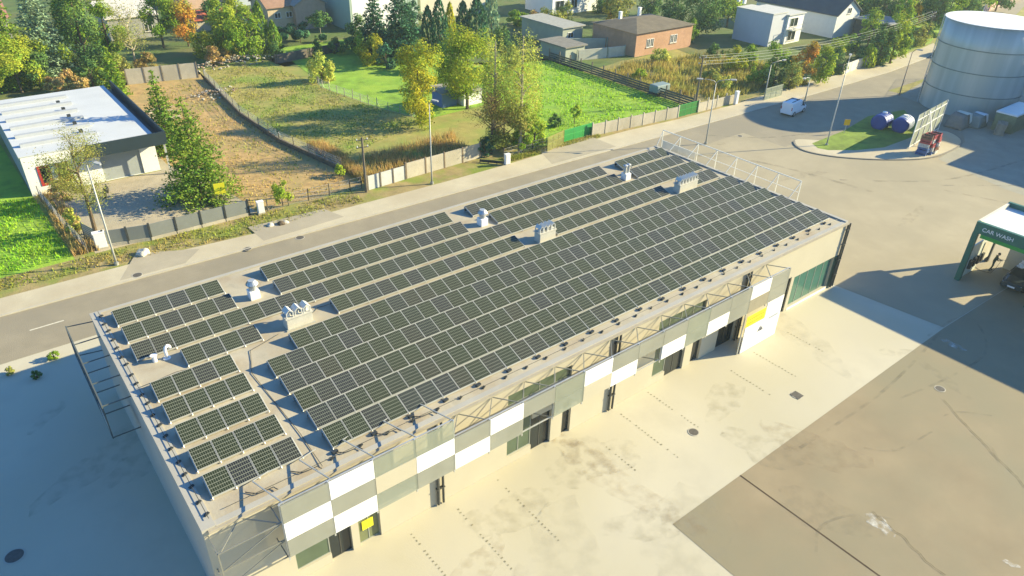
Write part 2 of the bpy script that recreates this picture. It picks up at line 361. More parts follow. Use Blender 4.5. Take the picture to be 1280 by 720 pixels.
for i, (px, py, rx, ry, m) in enumerate([(703,552,.9,.7,ST_R),(600,705,1.6,1.0,ST_R),(165,585,1.6,1.0,ST_D),(1100,655,.8,.5,ST_W),(1190,430,.9,.35,ST_W),(1265,705,.35,.2,ST_W),(1120,562,.35,.12,ST_D),
        (808,655,2.0,1.2,ST_D),(740,575,3,1.6,ST_D),(130,570,4,1.2,ST_D),(60,520,1.5,.5,ST_D),(1175,470,2.2,.5,ST_D),(1030,640,2.5,1.4,ST_D),(955,560,2.6,1.2,ST_D),(1120,440,1.5,.4,ST_D),(640,640,2.5,1.3,ST_D),(905,500,2.2,1.1,ST_D),(860,690,4.5,2.5,ST_G),(700,700,4,2,ST_G),(1000,420,4,1.5,ST_G),(770,600,5,1.2,ST_R),(1020,560,3,1.5,ST_R),(890,180,2,.5,ST_D),(1000,220,4,.7,ST_D),(1140,270,3,.5,ST_D)]):
    x, y = G(px, py); blot(x, y, rx, ry, m, 0.006+0.0005*i, 40+i, 0.4*i)
# curved tyre tracks, and wire shadows painted as dark strips
TR = stainmat('track_and_wire_shadow', (0.22,0.20,0.14), 0.4, 0.8)
def track(px, w=0.22, z=0.02):
    pts = [Vector((*G(*q), z)) for q in px]
    # Catmull-Rom
    out = []
    for i in range(len(pts)-1):
        p0, p1, p2, p3 = pts[max(i-1,0)], pts[i], pts[i+1], pts[min(i+2,len(pts)-1)]
        for k in range(8):
            t = k/8
            out.append(.5*((2*p1)+(-p0+p2)*t+(2*p0-5*p1+4*p2-p3)*t*t+(-p0+3*p1-3*p2+p3)*t**3))
    out.append(pts[-1]); b = MB()
    for p, q in zip(out[:-1], out[1:]):
        d = (q-p).normalized(); n = Vector((-d.y,d.x,0))*w/2
        b.quad([p-n, q-n, q+n, p+n])
    o = b.build('track_and_wire_shadow', TR); o['kind']='structure'; o['label']='dark tyre track or painted wire shadow on the ground'
track([(1160,420),(1200,395),(1222,405),(1232,440),(1190,470),(1120,500)],.18,.020)
track([(1175,415),(1140,455),(1090,500),(1000,560)],.2,.0215)
track([(1020,690),(1025,660),(1060,645),(1110,648),(1150,670)],.16,.023)
CR = mat('crack', (0.10,0.085,0.055), .95, var=.3)
def crack(p, q, seed, z):
    r = random.Random(seed); p = Vector((*G(*p),z)); q = Vector((*G(*q),z)); n = 40; b = MB(); pts = []; off = 0
    for k in range(n+1):
        off += r.uniform(-.06,.06); d = (q-p).normalized(); nrm = Vector((-d.y,d.x,0)); pts.append(p.lerp(q,k/n)+nrm*off*(1-abs(2*k/n-1)*.3))
    for a, c in zip(pts[:-1], pts[1:]):
        d = (c-a).normalized(); m_ = Vector((-d.y,d.x,0))*r.uniform(.006,.02); b.quad([a-m_,c-m_,c+m_,a+m_])
    o = b.build('crack', CR); o['kind'] = 'structure'; o['label'] = 'thin crack in the concrete'
crack((1090,640),(1180,720),2,.032); crack((1180,500),(1280,610),3,.0325)
track([(1080,560),(1120,563),(1165,540)],.14,.0345); track([(1215,545),(1240,560),(1252,590)],.12,.035); track([(1180,520),(1200,515),(1240,520)],.12,.0355)
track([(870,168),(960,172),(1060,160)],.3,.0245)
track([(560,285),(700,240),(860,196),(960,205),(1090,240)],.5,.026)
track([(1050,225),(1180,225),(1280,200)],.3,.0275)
track([(1180,238),(1280,258)],.25,.029); track([(1175,232),(1280,232)],.25,.0305)  # junction strips that paint in the shadows of overhead wires
for i, (px, py, r, lab) in enumerate([(18,695,.42,'round manhole cover in the shaded yard'),(996,494,.32,'square drain grate in the sunlit yard'),(867,540,.3,'small round drain cover near the facade'),(310,312,.3,'oval manhole cover in the pavement'),(172,345,.35,'rusty cover on the pavement at left'),(375,297,.35,'dark cover at the edge of the street'),(1175,486,.3,'dark drain on the old concrete slab'),(925,170,.3,'dark cover on the asphalt near the van')]):
    x, y = G(px, py); z = 0.1 if i in (3,4) else 0.008
    b = MB()
    if i == 1: b.cbox(0,0,0,r*2,r*2,.012,0)
    else: b.tube([(0,0,-.006),(0,0,.006)], r, 20)
    t = thing('manhole_cover', lab, 'drain cover', (x,y,z), 0, 'drain covers')
    b.build('lid', mat('cast_iron',(0.10,0.09,0.075),0.7,var=0.3,scale=6), t)
    b = MB(); b.tube([(0,0,-.007),(0,0,.0035)], r*1.18, 20); b.build('rim', M_KERB, t)

# ------------------------------------------------------------------ main building
L_, W_, H_ = 50.1, 20.17, 6.0
bld = thing('commercial_building', 'long low flat-roofed commercial building carrying the solar panels', 'building')
def wall_x(name, x0, x1, z0, z1, ya, yb, holes, m, par):
    """wall along x between ya and yb with rectangular holes (hx0,hx1,hz0,hz1)"""
    xs = sorted({x0,x1,*[h[0] for h in holes],*[h[1] for h in holes]}); zs = sorted({z0,z1,*[h[2] for h in holes],*[h[3] for h in holes]})
    b = MB()
    for zi in range(len(zs)-1):
        run = None
        for xi in range(len(xs)-1):
            cx, cz = (xs[xi]+xs[xi+1])/2, (zs[zi]+zs[zi+1])/2
            hole = any(h[0] < cx < h[1] and h[2] < cz < h[3] for h in holes)
            if hole:
                if run is not None: b.box(run, ya, zs[zi], xs[xi], yb, zs[zi+1]); run = None
            elif run is None: run = xs[xi]
        if run is not None: b.box(run, ya, zs[zi], xs[-1], yb, zs[zi+1])
    return b.build(name, m, par)
holes = [(3.5,5.25,.62,5.1),(5.25,6.4,0,2.45),(6.8,8.0,0,2.6),(5.25,8.0,4.35,5.1),
         (16.2,18.0,.6,3.4),(18.0,19.5,0,2.6),(20.4,21.1,0,2.6),(16.2,20.9,4.35,5.2),
         (28.4,29.72,.6,3.4),(29.72,31.6,0,2.6),(32.4,33.35,0,2.6),(28.4,33.1,4.3,5.15),
         (35.2,37.2,0,2.7),(43.15,43.65,0.05,3.2),(44.05,50.4-.75,.25,3.03)]
wall_x('front_wall', 0, L_, 0, H_-.12, 0, .3, holes, M_WALL, bld)
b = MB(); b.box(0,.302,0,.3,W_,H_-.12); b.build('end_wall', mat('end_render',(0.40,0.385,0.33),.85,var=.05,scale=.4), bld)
b = MB(); b.box(L_-.3,.302,0,L_,W_,H_-.12); b.build('end_wall', M_WALL, bld)
b = MB(); b.box(.302,W_-.3,0,L_-.302,W_,H_-.12); b.build('rear_wall', M_WALL, bld)
b = MB(); b.box(.302,.302,H_-.6,L_-.302,W_-.302,H_); b.build('roof', M_ROOF, bld)
b = MB()   # raised edge: left parapet broad, others slim
b.box(-.04,-.02,H_-.118,.55,W_+.04,H_+.06); b.box(L_-.25,-.02,H_-.118,L_+.04,W_+.04,H_+.10)
b.box(.552,W_-.22,H_-.118,L_-.252,W_+.04,H_+.06)
b.box(.552,-.03,H_-.118,L_-.252,.28,H_+.03)
b.build('parapet', M_PARA, bld)
b = MB(); b.box(.2,-.17,H_-.16,L_+.02,-.035,H_-.03); b.build('gutter', mat('gutter',(0.36,0.32,0.24),.6,var=.1), bld)
def glaze(x0, x1, z0, z1, m, name='window', y=.12, mull=1):
    b = MB(); w = .05
    for (a, c, d, e) in ((x0,x1,z0,z0+w),(x0,x1,z1-w,z1),(x0,x0+w,z0+w,z1-w),(x1-w,x1,z0+w,z1-w)): b.box(a+.002,y-.03,c if False else d+.002,c-.002,y+.03,e-.002)
    for k in range(1, mull):
        x = x0+(x1-x0)*k/mull; b.box(x-.025,y-.028,z0+w,x+.025,y+.028,z1-w)
    f = b.build(name, M_DPIPE if m is M_GLASSD else mat('window_frame',(0.30,0.32,0.27),.5,var=.05), bld)
    b = MB(); b.box(x0+w,y-.008,z0+w,x1-w,y+.008,z1-w); b.build('pane', m, f)
    return f
for h in holes:
    door = h[2] == 0
    if h[0] == 44.05:
        glaze(*h, mat('sea_green_glass',(0.07,0.165,0.12),.15,var=.1,scale=.5), 'shopfront_window', .2, 5)
    elif h[0] == 43.15: glaze(*h, M_GLASSD, 'window')
    elif door: glaze(*h, M_GLASSD if h[0] != 6.8 else mat('olive_glass',(0.16,0.18,0.09),.2,var=.15,scale=.8), 'door', .2, 1 if h[1]-h[0] < 1.1 else 2)
    else: glaze(*h, M_GLASSG, 'window', .14, max(1, round((h[1]-h[0])/1.2)))
b = MB(); b.box(44.05,-.02,0,49.65,.0-.003,.2); b.build('plinth', M_WHITE, bld)
b = MB(); b.box(49.66,.05-.06,.02,50.35,-.004,3.0); b.build('side_panel', mat('dark_green_panel',(0.05,0.09,0.06),.4,var=.1), bld)
for x in (11.45, 24.35, 37.3, 50.12):
    b = MB()
    for d in (0, .32): b.tube([(x+d,-.13,.05),(x+d,-.13,H_-.16)], .07, 8)
    for z in (1.2,2.6,4.0,5.3): b.box(x-.1,-.2,z,x+.42,-.02,z+.05)
    b.build('downpipe', M_DPIPE, bld)

# facade screen of chequered panels on a steel frame
X0, DX, YS = 2.9, 2.212, -1.35
ZL = [0.0,1.1,2.2,3.35,3.5,4.6,5.68,6.8]
scr = thing('facade_screen', 'steel frame of white and grey chequered cladding panels along the front', 'facade screen', (X0,YS,0))
W, Gy, Lg = M_CLADW, M_CLADG, M_CLADL
R2z, R1z, R0z = (3.52,4.6), (4.6,5.68), (5.68,6.8)
pat = {0:(Gy,W,Gy),1:(W,Gy,W),2:(Lg,M_WALL,Lg),3:(Lg,W,Gy),4:(None,Gy,W),5:(None,W,Gy),6:(None,Gy,None),7:(None,Lg,Lg),8:(None,W,M_WALL),9:(None,Gy,W),
       10:(None,Gy,None),11:(None,Gy,W),12:(None,Lg,Lg),13:(None,Gy,W),14:(None,Gy,Gy),15:(None,W,mat('tan_cladding',(0.30,0.27,0.19),.5,var=.08)),16:(None,Gy,Gy)}
for k, rows in pat.items():
    for (z0, z1), m in zip((R0z,R1z,R2z), rows):
        if m is None: continue
        b = MB(); b.box(k*DX+.012,-.03,z0+.012,(k+1)*DX-.012,.02,z1-.012)
        b.build('cladding_panel', m, scr)
# big white sheet reaching the ground at the right end
b = MB(); b.box(15.1*DX,-.035,.02,17*DX-.01,.02,2.28); b.box(16.1*DX,-.035,2.282,17*DX-.01,.02,3.50); b.build('cladding_panel', M_CLADW, scr)
for k in range(18):
    top = 6.8 if k <= 4 else 5.68
    b = MB(); b.box(k*DX-.035,.03,0 if k in (15,17) else 3.3,k*DX+.035,.10,top); b.build('post', M_STEEL, scr)
b = MB()
for z, xa, xb in ((3.48,0,17*DX),(5.66,4*DX,17*DX),(6.76,0,4*DX),(4.6,6*DX,7*DX),(4.6,10*DX,11*DX)): b.box(xa,.102,z-.03,xb,.16,z+.03)
b.build('rail', M_STEEL, scr)
M_BRACE = mat('brace_steel', (0.25,0.25,0.21), 0.5, metal=.3, var=.1, scale=2)
def zig(z, k0, k1, half=1):
    b = MB()
    for k in range(k0, k1):
        x = k*DX
        b.bar((x,.1,z),(x+DX/2,1.33,z+.12),.045); b.bar((x+DX/2,1.33,z+.12),(x+DX,.1,z),.045)
    b.build('bracing', M_BRACE, scr)
zig(5.6,4,17); zig(3.45,0,17)
b = MB()
for k in range(4): b.bar((k*DX+.2,.1,6.75),(k*DX-.25,2.6,6.22),.05); b.bar((k*DX-.25,2.6,6.22),(k*DX+.7,2.9,6.12),.035)
b.bar((4*DX,.1,6.75),(4*DX-.3,2.6,6.2),.05)
b.build('strut', M_ALU, scr)
# bare frame bay at the left corner
b = MB()
for z in (3.5,4.6,5.7): b.bar((-2.75,.1,z),(-.04,.1,z),.05)
b.bar((-2.75,.1,3.3),(-2.75,.1,5.7),.06)
for z in (3.5,4.6): b.bar((-2.75,.1,z),(-.04,.1,z+1.05),.035); 
for x in (-2.75,-.05):
    for z in (3.5,5.65): b.bar((x,.1,z),(x,1.33,z),.05)
b.bar((-2.7,.1,5.66),(-1.4,1.33,5.8),.045); b.bar((-1.4,1.33,5.8),(-.05,.1,5.66),.045)
b.build('bare_frame', M_BRACE, scr)
def strips(par, m, x0, x1, z0, z1, n, y, name='lettering'):
    b = MB(); h = (z1-z0)/n
    for k in range(n):
        x = x0
        while x < x1-.05:
            w = random.uniform(.06,.2); b.box(x,y-.004,z0+h*k+h*.25,min(x+w,x1),y,z0+h*k+h*.72); x += w+.05
    return b.build(name, m, par)
sg = thing('banner_sign', 'yellow banner with small print on the white cladding at the right', 'sign', (36.15,YS-.04,2.25))
b = MB(); b.box(.05,-.02,.03,2.25,-.002,.95); b.build('board', M_YEL, sg)
strips(sg, mat('ochre_ink',(0.45,0.38,0.02),.6,var=.05), .2,2.1,.15,.8,2,-.021)
em = thing('emblem', 'dark triangular emblem with small lettering on the big white sheet', 'emblem', (38.2,YS-.04,1.25))
b = MB()
for dx, s in ((0,.42),(.22,.30)):
    n0 = len(b.v); b.v += [(dx-s*.6,-.012,0),(dx+s*.6,-.012,0),(dx,-.012,s*1.1),(dx-s*.6,0,0),(dx+s*.6,0,0),(dx,0,s*1.1)]
    b.f += [(n0,n0+1,n0+2),(n0+5,n0+4,n0+3),(n0,n0+3,n0+4,n0+1),(n0+1,n0+4,n0+5,n0+2),(n0+2,n0+5,n0+3,n0)]; b.m += [0]*5
b.build('triangle', mat('grey_ink',(0.16,0.17,0.19),.6,var=.1), em)
strips(em, mat('pale_ink',(0.45,0.47,0.5),.6,var=.1), .9,2.0,.55,.95,1,-.003)
sg = thing('yellow_notice', 'small bright yellow notice on the glass door at the left', 'notice', (7.05,.16,.85))
b = MB(); b.box(0,-.02,0,.62,0,.62); b.build('board', M_YEL, sg)
strips(sg, MATS['ochre_ink'], .08,.55,.1,.5,3,-.021)

# end frames: bare steel frames standing off the two end walls
def end_frame(name, label, x, y0, y1, ztop, zbot, wallx, step, mt, panels=()):
    t = thing(name, label, 'steel frame', (x,0,0))
    b = MB(); b.bar((0,y0,ztop),(0,y1,ztop),.07); b.build('rail', mt, t); b = MB(); b.bar((0,y0,zbot),(0,y1,zbot),.06); b.build('rail', mt, t)
    b = MB(); b.bar((0,y0,(zbot+ztop)/2),(0,y1,(zbot+ztop)/2),.05); b.build('rail', mt, t)
    y = max(y0,y1); lo = min(y0,y1)
    while y > lo-.01:
        b = MB(); b.bar((0,y,zbot),(0,y,ztop),.06)
        b.build('post', mt, t)
        b = MB(); b.bar((0,y,ztop-.05),(wallx-x,min(y,W_-.1),ztop-.05 if ztop < 6 else 6.12),.05); b.build('bracket', mt, t); b = MB(); b.bar((0,y,zbot),(wallx-x,min(y,W_-.1),zbot),.05); b.build('bracket', mt, t)
        y -= step
    for (a, c, d, e, m) in panels:
        b = MB(); b.box(-.02,a,d,.02,c,e); b.build('cladding_panel', m, t)
    return t
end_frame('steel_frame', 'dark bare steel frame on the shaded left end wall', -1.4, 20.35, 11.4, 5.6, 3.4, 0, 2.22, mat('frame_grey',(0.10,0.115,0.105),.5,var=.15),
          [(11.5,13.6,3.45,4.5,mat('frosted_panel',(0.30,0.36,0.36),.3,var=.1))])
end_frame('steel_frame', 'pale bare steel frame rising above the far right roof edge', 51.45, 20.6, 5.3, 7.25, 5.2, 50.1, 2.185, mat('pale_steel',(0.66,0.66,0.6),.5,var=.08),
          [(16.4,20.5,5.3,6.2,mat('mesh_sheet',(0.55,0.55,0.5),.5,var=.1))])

# ------------------------------------------------------------------ solar arrays
PW, TILT0, TILT1 = 1.045, .12, .50
def panel_mesh(depth):
    b = MB(); w = PW-.03
    z = lambda y: TILT0+(TILT1-TILT0)*y/depth
    me = bpy.data.meshes.new('panel')
    a, c = .015, depth-.015
    me.from_pydata([(a,.016,z(.016)+.012),(w-a,.016,z(.016)+.012),(w-a,c,z(c)+.012),(a,c,z(c)+.012)], [], [(0,1,2,3)])
    uv = me.uv_layers.new(name='UVMap'); 
    for i, q in enumerate(((0,0),(1,0),(1,1),(0,1))): uv.data[i].uv = q
    me.materials.append(SOLAR)
    # frame
    fb = MB()
    def fbar(x0,y0,x1,y1):
        i = len(fb.v)
        for zz in (-.03,.014):
            for x,y in ((x0,y0),(x1,y0),(x1,y1),(x0,y1)): fb.v.append((x,y,z(y)+zz))
        for q in ((0,3,2,1),(4,5,6,7),(0,1,5,4),(1,2,6,5),(2,3,7,6),(3,0,4,7)): fb.f.append(tuple(i+k for k in q)); fb.m.append(0)
    fbar(0,0,w,.02); fbar(0,depth-.02,w,depth); fbar(0,.02,.018,depth-.02); fbar(w-.018,.02,w,depth-.02)
    fb.quad([(.02,.02,z(.02)-.012),(.02,depth-.02,z(depth-.02)-.012),(w-.02,depth-.02,z(depth-.02)-.012),(w-.02,.02,z(.02)-.012)])
    fm = bpy.data.meshes.new('frame'); fm.from_pydata(fb.v, [], fb.f); fm.materials.append(M_ALU)
    return me, fm
PM = {1.17:panel_mesh(1.17)}
SUPM = {}
for d_ in PM:
    b = MB(); b.tube([(0,-.06,.03),(0,-.02,.09),(0,d_*.98,.43),(0,d_*.985,.0)],[.035,.03,.03,.03],6)
    SUPM[d_] = bpy.data.meshes.new('support'); SUPM[d_].from_pydata(b.v,[],b.f); SUPM[d_].materials.append(M_ALU)
def array(x0, yf, n, depth, label, grp, feet=False):
    t = thing('solar_array', label, 'solar array', (x0,yf,H_), 0, grp)
    pm, fm = PM[depth]
    for i in range(n):
        o = bpy.data.objects.new('panel', pm); COL.objects.link(o); o.parent = t; o.location = (i*PW,0,0)
        f = bpy.data.objects.new('frame', fm); COL.objects.link(f); f.parent = o
    for yy, zz in ((.02,.075),(depth*.96,.44)):
        b = MB(); b.bar((-.05,yy,zz),(n*PW,yy,zz),.05); b.build('mounting_rail', M_ALU, t)
    for i in range(0, n+1, 1 if n < 10 else 2):
        o = bpy.data.objects.new('support', SUPM[depth]); COL.objects.link(o); o.parent = t; o.location = (i*PW-.015,0,0)
    b = MB()   # dark sheet behind the raised edge, added to deepen shade between rows
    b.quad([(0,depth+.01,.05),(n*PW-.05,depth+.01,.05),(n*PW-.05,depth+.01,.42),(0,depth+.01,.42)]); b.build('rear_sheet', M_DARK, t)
    if feet:
        for i in range(0, n+1, 2):
            b = MB(); b.cbox(i*PW-.02,-.22,.06,.30,.16,.11,.2); b.build('ballast_block', M_DARK, t)
    return t
g1 = 'solar arrays on the roof'
rows = [
 (1.02,17.78,6,1.17,'short array of six dark panels nearest the street at the left end'),
 (10.07,17.75,14,1.17,'array along the street edge between the left and middle round vents'),
 (26.5,17.70,14,1.17,'array along the street edge between the middle and far round vents'),
 (43.05,17.65,6,1.17,'array in the far right corner nearest the street'),
 (1.05,15.70,6,1.17,'second row from the street, short array at the left end'),
 (10.09,15.65,14,1.17,'second row from the street, array between left and middle round vents'),
 (27.35,15.60,13,1.17,'second row from the street, array between middle and far round vents'),
 (42.75,15.58,6,1.17,'second row from the street, short array beside the far frame'),
 (1.0,13.62,46,1.17,'unbroken third row of panels running the whole roof'),
 (3.09,11.55,4,1.17,'fourth row, four panels left of the nearest cowled vent block'),
 (12.04,11.55,14,1.17,'fourth row, array between the nearest and middle cowled vent blocks'),
 (29.85,11.55,12,1.17,'fourth row, array between the middle and far cowled vent blocks'),
 (45.7,11.55,3,1.17,'fourth row, three panels right of the far cowled vent block'),
 (.95,9.52,4,1.17,'four panel array at the left roof edge just in front of the bent pipe'),
 (.95,7.52,4,1.17,'second four panel array at the left roof edge, counted from the bent pipe'),
 (.95,5.48,4,1.17,'middle one of the five short arrays along the left parapet'),
 (.95,3.45,4,1.17,'fourth short array at the left parapet, next to nearest the corner'),
 (.95,1.48,4,1.17,'short array at the near left roof corner'),
 (8.49,9.50,39,1.17,'long array beginning right below the nearest cowled vent block'),
 (6.5,7.80,41,1.17,'second of the six close-set long arrays, starting two panels left of the first'),
 (6.5,6.12,41,1.17,'third of the six close-set long arrays from the vent blocks'),
 (6.5,4.43,41,1.17,'fourth of the six close-set long arrays, third from the facade'),
 (6.5,2.80,41,1.17,'long array second from the facade edge'),
 (6.5,1.13,41,1.17,'long front array on dark ballast blocks closest to the facade')]
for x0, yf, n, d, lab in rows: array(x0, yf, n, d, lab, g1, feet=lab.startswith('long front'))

# ------------------------------------------------------------------ roof furniture
def cowl_block(x0, y, w, n, label):
    t = thing('vent_block', label, 'chimney block', (x0,y,H_), 0, 'cowled vent blocks on the roof')
    hb = .74
    b = MB(); b.box(0,-.33,0,w,.33,hb); b.build('block', M_CBLK, t, bevel=.02)
    b = MB(); b.box(-.05,-.38,hb+.002,w+.05,.38,hb+.06); b.build('cap', M_CBLK, t)
    b = MB(); b.box(-.1,-.43,.0,w+.1,-.332,.07); b.build('flashing', M_ALU, t)
    for k in range(n):
        x = w*(k+.5)/n; r = min(.2, w/n*.40); z0 = hb+.06
        b = MB()
        for sy in (-.26,.26):      # two bent legs and a ridge, like a little house
            b.bar((x-r,sy,z0),(x-r,sy,z0+.34),.055); b.bar((x+r,sy,z0),(x+r,sy,z0+.34),.055)
            b.bar((x-r*1.15,sy,z0+.30),(x,sy,z0+.52),.06); b.bar((x+r*1.15,sy,z0+.30),(x,sy,z0+.52),.06)
        i = len(b.v); yy = .3
        b.v += [(x-r*1.2,-yy,z0+.32),(x,-yy,z0+.55),(x+r*1.2,-yy,z0+.32),(x-r*1.2,yy,z0+.32),(x,yy,z0+.55),(x+r*1.2,yy,z0+.32)]
        b.f += [(i,i+1,i+4,i+3),(i+1,i+2,i+5,i+4)]; b.m += [0,0]
        b.tube([(x,0,z0),(x,0,z0+.22)], r*.6, 10)
        b.build('cowl', mat('pale_cowl',(0.58,0.58,0.54),.6,var=.08), t)
cowl_block(8.8,11.95,1.6,3,'pale block with three cowls nearest the left roof end')
x, y = G(675,305,H_); cowl_block(x,y+.35,1.5,4,'pale block with four cowls in the middle of the roof')
x, y = G(849,243,H_); cowl_block(x,y+.35,2.3,6,'pale block with six cowls near the far roof end')
def round_vent(px, py, label, twin=False):
    x, y = G(px, py, H_)
    t = thing('roof_vent', label, 'roof vent', (x,y,H_), 0, 'round vents near the street side')
    b = MB(); b.cbox(0,0,.3,.62,.62,.6); b.build('base', M_WHITE, t, bevel=.02)
    b = MB()
    if twin:
        for dx in (-.2,.2): b.tube([(dx,0,.6),(dx,0,1.25)],.14,12); b.tube([(dx,0,1.25),(dx,0,1.32),(dx,0,1.42)],[.2,.22,.04],12)
        b.build('pipe', M_STEEL, t, smooth=False)
    else:
        b.tube([(0,0,.6),(0,0,.85)],.24,14); b.build('neck', M_STEEL, t)
        b = MB(); n = 14   # turbine fins
        for k in range(n):
            a = 2*PI*k/n; c, s = math.cos(a), math.sin(a); c2, s2 = math.cos(a+.5), math.sin(a+.5)
            b.quad([(c*.22,s*.22,.85),(c2*.24,s2*.24,.85),(c2*.40,s2*.40,1.02),(c*.37,s*.37,1.02)])
            b.quad([(c*.37,s*.37,1.02),(c2*.40,s2*.40,1.02),(c2*.22,s2*.22,1.25),(c*.2,s*.2,1.25)])
        b.tube([(0,0,1.24),(0,0,1.28)],.22,14); b.tube([(0,0,.84),(0,0,1.2)],.12,10,1)
        b.build('turbine', [M_STEEL,M_DARK], t)
round_vent(318,372,'white turbine vent nearest the left roof end')
round_vent(603,281,'white turbine vent in the middle gap by the street')
round_vent(782,224,'twin pipe vent in the far gap by the street',True)
x, y = G(209,448,H_); t = thing('bent_pipe', 'small white gooseneck pipe standing behind the fourth array', 'vent pipe', (x,y,H_))
b = MB(); b.tube([(0,0,0),(0,0,.55),(.05,.05,.68),(.18,.12,.72),(.28,.16,.62),(.3,.17,.5)],.09,10); b.build('pipe', M_WHITE, t, smooth=True)
b = MB(); b.tube([(0,0,0),(0,0,.06)],.2,14); b.tube([(-.6,.1,0),(-.6,.1,.35),(-.6,.1,.42)],[.12,.12,.2],12); b.build('flange', M_WHITE, t)
# lightning conductor: holders and wires
hold = []
def holder(x, y, z=H_+.06, lab='small dark holder of the lightning wire along the left parapet', grp='wire holders on the left parapet'):
    b = MB(); b.cbox(0,0,.03,.24,.12,.06,.5); b.tube([(0,0,.06),(0,0,.13)],.025,6)
    o = b.build('wire_holder', M_DARK, loc=(x,y,z)); tag(o, lab, 'wire holder', grp)
for k in range(20): holder(.42+random.uniform(-.05,.05), .7+k*.99+random.uniform(-.1,.1))
for k in range(30): holder(6.2+k*1.46, .60+random.uniform(-.04,.04), H_+.0, 'small dark holder on the roof strip in front of the front array', 'wire holders along the facade edge')
b = MB()
def wire(pts, r=.016):
    for p, q in zip(pts[:-1], pts[1:]):
        b.tube([p, ((p[0]+q[0])/2,(p[1]+q[1])/2,(p[2]+q[2])/2-.02), q], r, 5)
wire([(.42,.4,6.16),(.42,20.0,6.16)]); wire([(1.2,.62,6.1),(49.6,.62,6.1)])
for y in (11.1,): wire([(.42,y,6.16),(2.4,y+.3,6.1),(4.1,y-.1,6.1),(4.9,y+.2,6.1)])
wire([(4.3,11.0,6.06),(3.6,11.3,6.05),(2.8,11.1,6.05)]); wire([(5.6,.4,6.06),(5.7,3,6.04),(5.6,9,6.04),(6.3,11,6.05),(8.2,11.6,6.05)])
wire([(10.6,12.4,6.05),(11.3,12.9,6.04),(12,12.8,6.05)])
for k in range(5): wire([(2.2+k*2.1,1.0,6.05),(2.6+k*2.1,.55,6.1),(3.3+k*2.1,.5,6.1),(3.4+k*2.1,.25,6.1)],.025)
o = b.build('lightning_wire', M_DPIPE); tag(o, 'thin lightning conductor wires running over the roof edges', 'wire')
# ------------------------------------------------------------------ street lamps and poles
def lamp(px, py, top, label, arms=((1,0),), group='street lamps', m=None, reach=1.3):
    x, y = G(px, py); h = HT((x,y), top); m = m or mat('lamp_steel',(0.36,0.37,0.34),.5,metal=.3,var=.1)
    t = thing('street_lamp', label, 'street lamp', (x,y,0), 0, group)
    b = MB(); b.tube([(0,0,0),(0,0,1.2),(0,0,h-.35)], [.10,.085,.05], 10); b.build('pole', m, t, smooth=True)
    b = MB(); b.tube([(0,0,0),(0,0,.25)], .18, 10); b.build('base', m, t)
    for ax, ay in arms:
        b = MB(); b.tube([(0,0,h-.4),(ax*.25,ay*.25,h-.1),(ax*reach*.6,ay*reach*.6,h+.05),(ax*reach,ay*reach,h+.08)], .04, 8); b.build('arm', m, t, smooth=True)
        b = MB(); rz = math.atan2(ay,ax)
        c, s = math.cos(rz), math.sin(rz)
        pts = [(0,-.1),(.15,-.16),(.6,-.15),(.75,-.06),(.75,.06),(.6,.15),(.15,.16),(0,.1)]
        b.prism([((reach-.1+u)*c-v*s, (reach-.1+u)*s+v*c) for u, v in pts], h+.02, h+.15)
        hd = b.build('lamp_head', mat('lamp_head',(0.4,0.4,0.38),.5,var=.05), t)
        b = MB(); b.prism([((reach+.05+u*.6)*c-v*.6*s, (reach+.05+u*.6)*s+v*.6*c) for u, v in pts], h+.0, h+.018); b.build('lens', M_WHITE, hd)
    return t
lamp(146,331,200,'pale leaning-looking street lamp beside the grey board fence at left',((.35,-.94),))
lamp(540,230,125,'slim street lamp in front of the concrete fence and yellow tree',((.3,-.95),),reach=.5)
lamp(882,180,100,'double armed street lamp behind the far frame',((.78,-.63),(-.78,.63)),reach=1.7)
lamp(1033,182,72,'tall street lamp on the grass island',((.9,.45),),reach=.9)
lamp(955,124,78,'street lamp with curved arm before the orange shrub',((1,-.15),),reach=2.2)
lamp(1124,119,62,'thin rusty toned street lamp by the far bend of the street',((.3,-.9),),m=mat('rusty_pole',(0.34,0.25,0.19),.8,var=.2),reach=.6)
lamp(1006,126,96,'short curved lamp among roadside shrubs',((-1,-.1),),reach=1.6)
def upole(px, py, top, label, arms=True):
    x, y = G(px, py); h = HT((x,y), top)
    t = thing('utility_pole', label, 'utility pole', (x,y,0))
    b = MB(); b.tube([(0,0,0),(0,0,h)], [.15,.10], 8); b.build('pole', M_WOOD, t)
    for k, z in enumerate((h-.25, h-1.0)):
        b = MB(); b.bar((-.6,.15,z),(.6,-.15,z),.08); c = b.build('crossarm', M_WOOD, t)
        for dx in (-.5,.5):
            b = MB(); b.tube([(dx,-dx*.25,z+.04),(dx,-dx*.25,z+.2)],[.05,.035],6); b.build('insulator', M_WHITE, c)
    return Vector((x,y,h))
upole(458,240,172,'dark wooden pole where the concrete fence begins')
upA = upole(869,133,70,'wooden pole at the end of the meadow carrying wires')
upB = upole(1155,57,14,'pale pole far up the street carrying wires')
xb = MB()
for k, dx in enumerate((-.5,-.15,.2,.5)):
    a = upA+Vector((dx*.6,dx,-.1-.55*(k%3))); c = upB+Vector((dx*.6,dx,-.1-.55*(k%3)))
    pts = [a.lerp(c,i/14)-Vector((0,0,1.6*4*(i/14)*(1-i/14))) for i in range(15)]
    xb.tube(pts,.022,5)
o = xb.build('overhead_wire', mat('wire_grey',(0.33,0.36,0.30),.6,var=.1)); tag(o,'bundle of pale overhead wires sagging between two poles','wire')
o = upole(14,0,-40,'pole') if False else None

